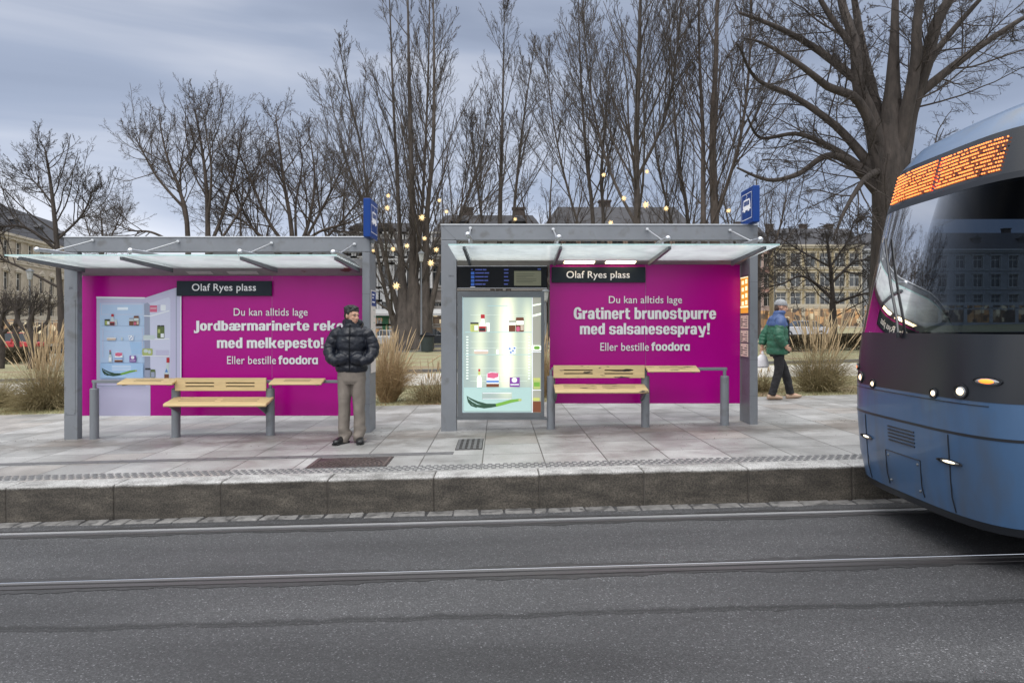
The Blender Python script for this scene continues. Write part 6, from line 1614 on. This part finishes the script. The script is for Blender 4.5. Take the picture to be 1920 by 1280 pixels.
def torso(z0, z1, k0, grow=1.0):
    mb = MB(); rings = []
    pr_ = [(.80,.175,.225),(.95,.175,.225),(1.15,.168,.23),(1.3,.155,.225),(1.40,.135,.195),(1.47,.10,.12),(1.53,.085,.095)]
    for k in range(40):
        z = z0+(z1-z0)*k/39; f = (.93+.09*abs(math.sin(math.pi*(z-.80)/.118))**.6)*grow
        rings.append(((.03*(z-.8), 0, z), (np.interp(z,[p[0] for p in pr_],[p[1] for p in pr_])*f,0,0), (0,np.interp(z,[p[0] for p in pr_],[p[2] for p in pr_])*f,0)))
    mb.loft(rings, 28); return mb
mb = torso(.80, 1.34, 0)
puffer_sleeve(mb, [(-.02,-.20,1.33),(-.075,-.265,1.15),(-.045,-.27,1.06),(.035,-.235,.96)], [.086,.085,.080,.062], 5, .12, 18)
puffer_sleeve(mb, [(-.02,.20,1.33),(-.12,.24,1.16),(-.16,.235,1.06),(-.19,.215,.96)], [.086,.085,.078,.062], 5, .12, 18)
jk = mb.xf(T0).build('padded_jacket', green, g, o, remesh=.010, disp=(.022,.08))
mb = torso(1.30, 1.53, 0, 1.03)
for s in (-1, 1): puffer_sleeve(mb, [(.0,s*.12,1.42),(-.01,s*.19,1.38),(-.035,s*.215,1.27)], [.085,.095,.091], 2, .1, 18)
mb.loft([((.04,0,1.50),(.09,0,0),(0,.10,0)),((.045,0,1.54),(.105,0,0),(0,.11,0)),((.05,0,1.575),(.09,0,0),(0,.095,0))], 18)
mb.xf(T0).build('shoulder_yoke', bluej, jk, o, remesh=.010)
mb = MB(); mb.prism([(.142,-.115,.82),(.142,-.115,1.40),(.10,-.02,1.46),(.188,-.015,.82)], (.03,-.02,0)); mb.xf(T0).build('open_front', mat('dark lining', (.012,.013,.018), .7), jk, o, bevel=.01)
dk = mat('black trousers', (.012,.012,.014), .8, bump=.4, bscale=12, var=.2)
mb = MB(); mb.loft([((0,0,.95),(.14,0,0),(0,.17,0)),((0,0,.84),(.14,0,0),(0,.17,0)),((0,0,.76),(.11,0,0),(0,.14,0))], 20)
limb(mb, [(0,-.085,.86),(-.01,-.09,.50),(-.13,-.09,.085)], [.10,.076,.066], 16); limb(mb, [(0,.085,.86),(.17,.085,.49),(.27,.085,.095)], [.10,.076,.066], 16)
mb.xf(T0).build('trousers', dk, g, o, remesh=.009, disp=(.025,.10))
sh_m = mat('tan suede shoes', (.38,.27,.19), .8, var=.2)
for xs_, ys_, zs__, tilt in ((-.10,-.09,.0,-.0), (.31,.085,.0,.12)):
    mb = MB(); mb.loft([((-.11,0,.05),(0,.028,0),(0,0,.038)),((-.08,0,.055),(0,.043,0),(0,0,.05)),((0,0,.05),(0,.045,0),(0,0,.045)),((.09,0,.042),(0,.052,0),(0,0,.036)),((.155,0,.036),(0,.03,0),(0,0,.022))], 14)
    mb.xf(T0 @ Matrix.Translation((xs_, ys_, zs__+.0)) @ Matrix.Rotation(-tilt, 4, 'Y')).build('shoe', sh_m, g, o, smooth=True)
g2 = thing('carrier_bag', 'white plastic carrier bag hanging at the back of the walker in the green jacket', 'bag', (x-.19*SCL, D-.0+.19*SCL, G(x)+.60)); o2 = g2.location
mb = MB(); mb.loft([((0,0,.0),(.10,0,0),(0,.04,0)),((-.01,0,.03),(.14,0,.01),(0,.07,0)),((-.02,0,.14),(.135,0,0),(0,.065,0)),((-.01,0,.22),(.09,0,.01),(0,.045,0)),((0,0,.27),(.03,0,0),(0,.02,0)),((0,0,.33),(.016,0,0),(0,.012,0))], 18)
mb.xf(Matrix.Translation(o2)).build('bag', mat('white plastic film', (.66,.66,.68), .4, bump=.7, bscale=14), g2, o2, smooth=True)
# ------------------------------------------------------------------ the tram entering from the right
XN, YC, HW = 3.32, 5.93, 1.13            # nose, track centre, half width
zr = RH + G(XN + .2)                      # top of the rails under the nose
gt = thing('tram', 'blue tram with a dark windscreen and orange display pulling in along the kerb', 'tram', (XN, YC, zr)); ot = gt.location
tblue = mat('blue tram paint', (.046,.100,.195), .34, coat=.25, var=.10, vscale=2.2, color2=(.060,.080,.115), c2lo=.50, c2hi=.78, c2scale=4, stretch=(1,1,.3))
tdark = mat('black tram trim', (.012,.014,.018), .3)
tin = mat('dark tram interior', (.03,.034,.042), .8)
tgrey = mat('grey interior panel', (.12,.13,.14), .7)
NS_, LEN = 48, 14.0
hs = [.30, .36, .60, .98, 1.0, 1.25, 1.48, 1.74, 2.1, 2.5, 2.88, 2.93, 3.28, 3.46, 3.58, 3.62]
def lean(h):                               # how far the nose stands back at height h
    return float(np.interp(h, [.30,.5,.95,1.3,1.7,2.2,2.9,3.26,3.46,3.58,3.62], [.08,.03,.0,.0,.04,.13,.27,.36,.52,.75,1.1]))
def half(h): return float(np.interp(h, [.30,.5,1.0,1.6,2.85,3.26,3.46,3.58,3.62], [1.07,1.11,1.13,1.13,1.07,1.02,.94,.78,.5]))
def plan(s, h, inset=0.0):
    """s 0..1 round the nose: far side rear -> far corner -> nose -> near corner -> near side rear"""
    hw = half(h) - inset; ln = lean(h) + inset
    sg = (s - .5)*2
    a = abs(sg)
    if a < .6:
        t_ = a/.6*math.pi/2; y = hw*math.sin(t_)**.55; x = ln + .50*(1-math.cos(t_)**.62) if math.cos(t_) > 1e-6 else ln + .50
    else:
        y = hw; x = ln + .50 + (a-.6)/.4*(LEN-.50-ln)
    return Vector((XN + x, YC - math.copysign(y, sg) if sg else YC, 0))
ss = []
for k in range(NS_+1): ss.append(.2 + .6*k/NS_)
side_cuts = [1.0, 1.75, 3.0, 4.6, 4.75, 6.3, 6.45, 8.0, 8.15, 9.7, 9.85, 11.4, 11.55, 14.0]
fars = [.5 - .5*(.6+.4*(x_-.62)/(LEN-.62)) for x_ in side_cuts if x_ > .9][::-1]
ss = fars + ss + [1-a for a in fars[::-1]]
def kind(i, j):
    """what the patch between ss[i],ss[i+1] and hs[j],hs[j+1] is"""
    sm = (ss[i]+ss[i+1])/2; a = abs(sm-.5)*2; h = (hs[j]+hs[j+1])/2
    front = a < .53
    if 1.74 < h < 2.88:
        if front: return 'windscreen'
        if a > .605:
            xx = .62 + (a-.6)/.4*(LEN-.62)
            pill = any(abs(xx-c) < .09 for c in (1.75, 4.675, 6.375, 8.075, 9.775, 11.475))
            return 'trim' if pill else 'side'
        return 'trim'
    if 2.93 < h < 3.28 and front: return 'display_band'
    if 1.25 < h < 1.48 and a < .60: return 'trim'
    if h < .36 or .98 < h < 1.0 or 1.48 < h < 1.74 or 2.88 < h < 2.93: return 'trim'
    return 'blue'
verts, idx = [], {}
def vid(i, j):
    if (i, j) not in idx:
        p = plan(ss[i], hs[j]); idx[(i, j)] = len(verts); verts.append((p.x, p.y, zr + hs[j]))
    return idx[(i, j)]
bodies = {'blue': [], 'trim': [], 'display_band': [], 'windscreen': [], 'side': []}
for i in range(len(ss)-1):
    for j in range(len(hs)-1): bodies[kind(i, j)].append((i, j))
def patch(cells, out_=0.0):
    mb = MB(); loc = {}; V, Fs = [], []
    for i, j in cells:
        f = []
        for a, b in ((i,j),(i+1,j),(i+1,j+1),(i,j+1)):
            if (a, b) not in loc:
                p = plan(ss[a], hs[b], -out_); loc[(a, b)] = len(V); V.append((p.x, p.y, zr+hs[b]))
            f.append(loc[(a, b)])
        Fs.append(f[::-1])
    return mb.add(V, Fs)
cells = bodies['blue']
bt = patch(cells)
# roof lid
n_ = len(ss); top = [plan(s, hs[-1]) for s in ss]
bt.add([(p.x, p.y, zr+hs[-1]) for p in top], [tuple(range(n_))[::-1]])
tb = bt.build('body', tblue, gt, ot, smooth=True)
patch(bodies['trim'], .002).build('trim', tdark, tb, ot, smooth=True)
patch(bodies['display_band'], .001).build('display_panel', mat('black display glass', (.010,.012,.016), .12, spec=.7), tb, ot, smooth=True)
patch(bodies['windscreen'], .0).build('windscreen', M['tramglass'], gt, ot, smooth=True)
# side windows, each run its own pane
runs = []
for sd in (0, 1):
    cs = [c for c in bodies['side'] if ((ss[c[0]] > .5) == bool(sd))]
    cols_ = sorted({c[0] for c in cs}); cur = []
    for c in cols_:
        if cur and c != cur[-1]+1: runs.append((cur, cs)); cur = []
        cur.append(c)
    if cur: runs.append((cur, cs))
for cur, cs in runs: patch([c for c in cs if c[0] in cur]).build('side_window', M['tramglass'], gt, ot, smooth=True)
# inside: lining, floor, dashboard, seat
def lining(cells):
    mb = MB(); loc = {}; V, Fs = [], []
    for i, j in cells:
        f = []
        for a, b in ((i,j),(i+1,j),(i+1,j+1),(i,j+1)):
            if (a, b) not in loc:
                p = plan(ss[a], hs[b], .05); loc[(a, b)] = len(V); V.append((p.x, p.y, zr+hs[b]-.01))
            f.append(loc[(a, b)])
        Fs.append(f)
    return mb.add(V, Fs)
ln_ = lining(bodies['blue'] + bodies['trim'] + bodies['display_band'])
inn = ln_.build('interior_lining', tin, gt, ot, smooth=True)
mb = MB(); mb.box(XN+.35, XN+LEN-.1, YC-1.03, YC+1.03, zr+.40, zr+.46); mb.box(XN+2.0, XN+LEN-.1, YC-.9, YC+.9, zr+2.95, zr+3.0); mb.build('floor', tgrey, inn, ot)
mb = MB(); mb.hexa([(XN+.35,YC-.85,zr+.5),(XN+.85,YC-.85,zr+.5),(XN+.85,YC+.85,zr+.5),(XN+.35,YC+.85,zr+.5),(XN+.32,YC-.85,zr+1.62),(XN+.95,YC-.9,zr+1.54),(XN+.95,YC+.9,zr+1.54),(XN+.32,YC+.85,zr+1.62)]); mb.build('dashboard', tdark, inn, ot, bevel=.03)
mb = MB(); mb.box(XN+1.35, XN+1.80, YC-.25, YC+.25, zr+.95, zr+1.05); mb.box(XN+1.74, XN+1.86, YC-.24, YC+.24, zr+1.055, zr+1.75); mb.box(XN+1.76, XN+1.85, YC-.13, YC+.13, zr+1.755, zr+1.98); mb.box(XN+1.5, XN+1.62, YC-.05, YC+.05, zr+.46, zr+.945); mb.build('driver_seat', tgrey, inn, ot, bevel=.03)
mb = MB(); mb.box(XN+2.35, XN+2.40, YC-1.0, YC-.25, zr+.47, zr+2.94); mb.box(XN+2.35, XN+2.40, YC+.55, YC+1.0, zr+.47, zr+2.94); mb.build('cab_partition', tin, inn, ot)
for k in range(4):
    for s in (-1, 1):
        mb = MB(); xx = XN+4.2+k*1.9; mb.box(xx, xx+.45, YC+s*.65-.3, YC+s*.65+.3, zr+.80, zr+.92); mb.box(xx+.45, xx+.55, YC+s*.65-.3, YC+s*.65+.3, zr+.85, zr+1.6); mb.build('passenger_seat', tgrey, inn, ot, bevel=.03)
# point on the outer skin at height h (above rails) and offset y (away from the camera)
def skinp(y, h):
    best = min(((abs(plan(s, h).y - (YC + y)), s) for s in np.linspace(.22, .78, 800)), key=lambda q: q[0])[1]
    p = plan(best, h); q1, q2 = plan(best-.004, h), plan(best+.004, h); t_ = (q2-q1).normalized(); nrm = Vector((t_.y, -t_.x, 0))
    if nrm.x > 0: nrm = -nrm
    return Vector((p.x, p.y, zr+h)), nrm
def lampat(name, y, h, w, hh, m, ring=True, n=22):
    p, nv = skinp(y, h); sd_ = Vector((0,0,1)).cross(nv).normalized(); up = Vector((0,0,1))
    rot = Matrix((sd_, up, nv)).transposed()
    mb = MB(); k = 24          # raised bezel, dark bowl, lens, bulb
    def rng_(a, b, d): return [p + nv*d + sd_*w*a*math.cos(2*math.pi*i/k) + up*hh*b*math.sin(2*math.pi*i/k) for i in range(k)]
    R_ = [rng_(1.22,1.26,.002), rng_(1.20,1.24,.012), rng_(1.02,1.03,.012), rng_(.9,.9,-.02)]
    for u, v in zip(R_[:-1], R_[1:]): mb.add(u+v, [(i, (i+1)%k, k+(i+1)%k, k+i) for i in range(k)])
    mb.add(R_[-1], [tuple(range(k))])
    hz = mb.build(name, tdark, tb, ot, smooth=True)
    mb = MB(); mb.ell(p - nv*.004, (w*1.0, hh*1.0, .014), n, 8, rot=rot); mb.build('lens', lensm, hz, ot, smooth=True)
    mb = MB(); mb.ell(p + nv*.004, (w*.62, hh*.62, .012), n, 8, rot=rot); mb.build('bulb', m, hz, ot, smooth=True)
lensm = mat('lamp reflector', (.55,.54,.52), .15, .7, var=.25, vscale=60)
orange = mat('lit orange indicator', (1,.2,.03), .3, emit=(1,.17,.02), estr=2.2); warm = mat('lit warm headlight', (1,.85,.6), .3, emit=(1,.72,.42), estr=2.4); pale = mat('lit pale low lamp', (1,.95,.8), .3, emit=(1,.86,.60), estr=1.6)
for s in (1, -1):
    lampat('indicator', s*.93, 1.40, .09, .028, orange); lampat('headlight', s*.74, 1.31, .055, .045, warm); lampat('fog_lamp', s*.46, 1.27, .04, .034, warm); lampat('marker_lamp', s*.62, .76, .11, .016, pale)
# wipers, bumper lip, destination display made of small orange lights
p0, nv = skinp(.05, 1.70); mb = MB(); pts = [skinp(.05+.07*k, 1.74+.11*k)[0] + skinp(.05+.07*k, 1.74+.11*k)[1]*.03 for k in range(9)]; mb.tube(pts, .012, 6); mb.tube([p0+nv*.02, pts[0]], .02, 8)
mb.build('wiper', tdark, gt, ot, smooth=True)
led = mat('orange display light', (1,.3,.05), .4, emit=(1,.24,.06), estr=1.6); ledoff = mat('dim display light', (.12,.03,.01), .5, emit=(.25,.05,.01), estr=.5)
mb = MB(); mbo = MB(); rr = random.Random(12)
rows, colsn = 9, 72
for c in range(colsn):
    y = .74 - 1.48*c/(colsn-1)
    word = (c//6)
    for r_ in range(rows):
        h = 2.97 + r_*.031
        p, nv = skinp(y, h)
        lit = rr.random() < .86
        (mb if lit else mbo).box(p.x-.012, p.x-.006, p.y-.0055, p.y+.0055, p.z-.0055, p.z+.0055)
dpn = mb.build('destination_display', led, gt, ot); mbo.build('unlit_display_dots', ledoff, dpn, ot)['kind'] = 'stuff'; dpn['kind'] = 'stuff'
# bogies under the skirt
for xb_ in (2.2, 9.5):
    mb = MB(); mb.box(XN+xb_-1.1, XN+xb_+1.1, YC-.85, YC+.85, zr+.18, zr+.42); bg_ = mb.build('bogie', tdark, gt, ot)
    for dx in (-.75, .75):
        for s in (-1, 1):
            mb = MB(); mb.tube([(XN+xb_+dx, YC+s*.7-.06, zr+.30+.0),(XN+xb_+dx, YC+s*.7+.06, zr+.30)], .29, 24); mb.build('wheel', M['railside'], bg_, ot, smooth=True)

# panel joints, coupler flap and a grille on the lower front
def along(y0, y1, h0, h1, n=10): return [skinp(y0+(y1-y0)*k/n, h0+(h1-h0)*k/n)[0] + skinp(y0+(y1-y0)*k/n, h0+(h1-h0)*k/n)[1]*.001 for k in range(n+1)]
mb = MB()
for y in (-.62, .62): mb.tube(along(y, y, .37, .97), .0045, 5)
for y in (-.26, .26): mb.tube(along(y, y, .40, .70), .0045, 5)
mb.tube(along(-.26, .26, .70, .70), .0045, 5); mb.tube(along(-.95, .95, 1.22, 1.22, 30), .004, 5)
mb.build('panel_joint', tdark, tb, ot)
mb = MB()
for j in range(5): mb.tube(along(-.20, .20, .80+.03*j, .80+.03*j), .007, 5)
mb.build('grille', tdark, tb, ot)
for y in (-.22, .22):
    for h in (.44, .66): p, nv = skinp(y, h); mb = MB(); mb.ell(p, (.012,.012,.012), 8, 6); mb.build('bolt', M['darksteel'], tb, ot)
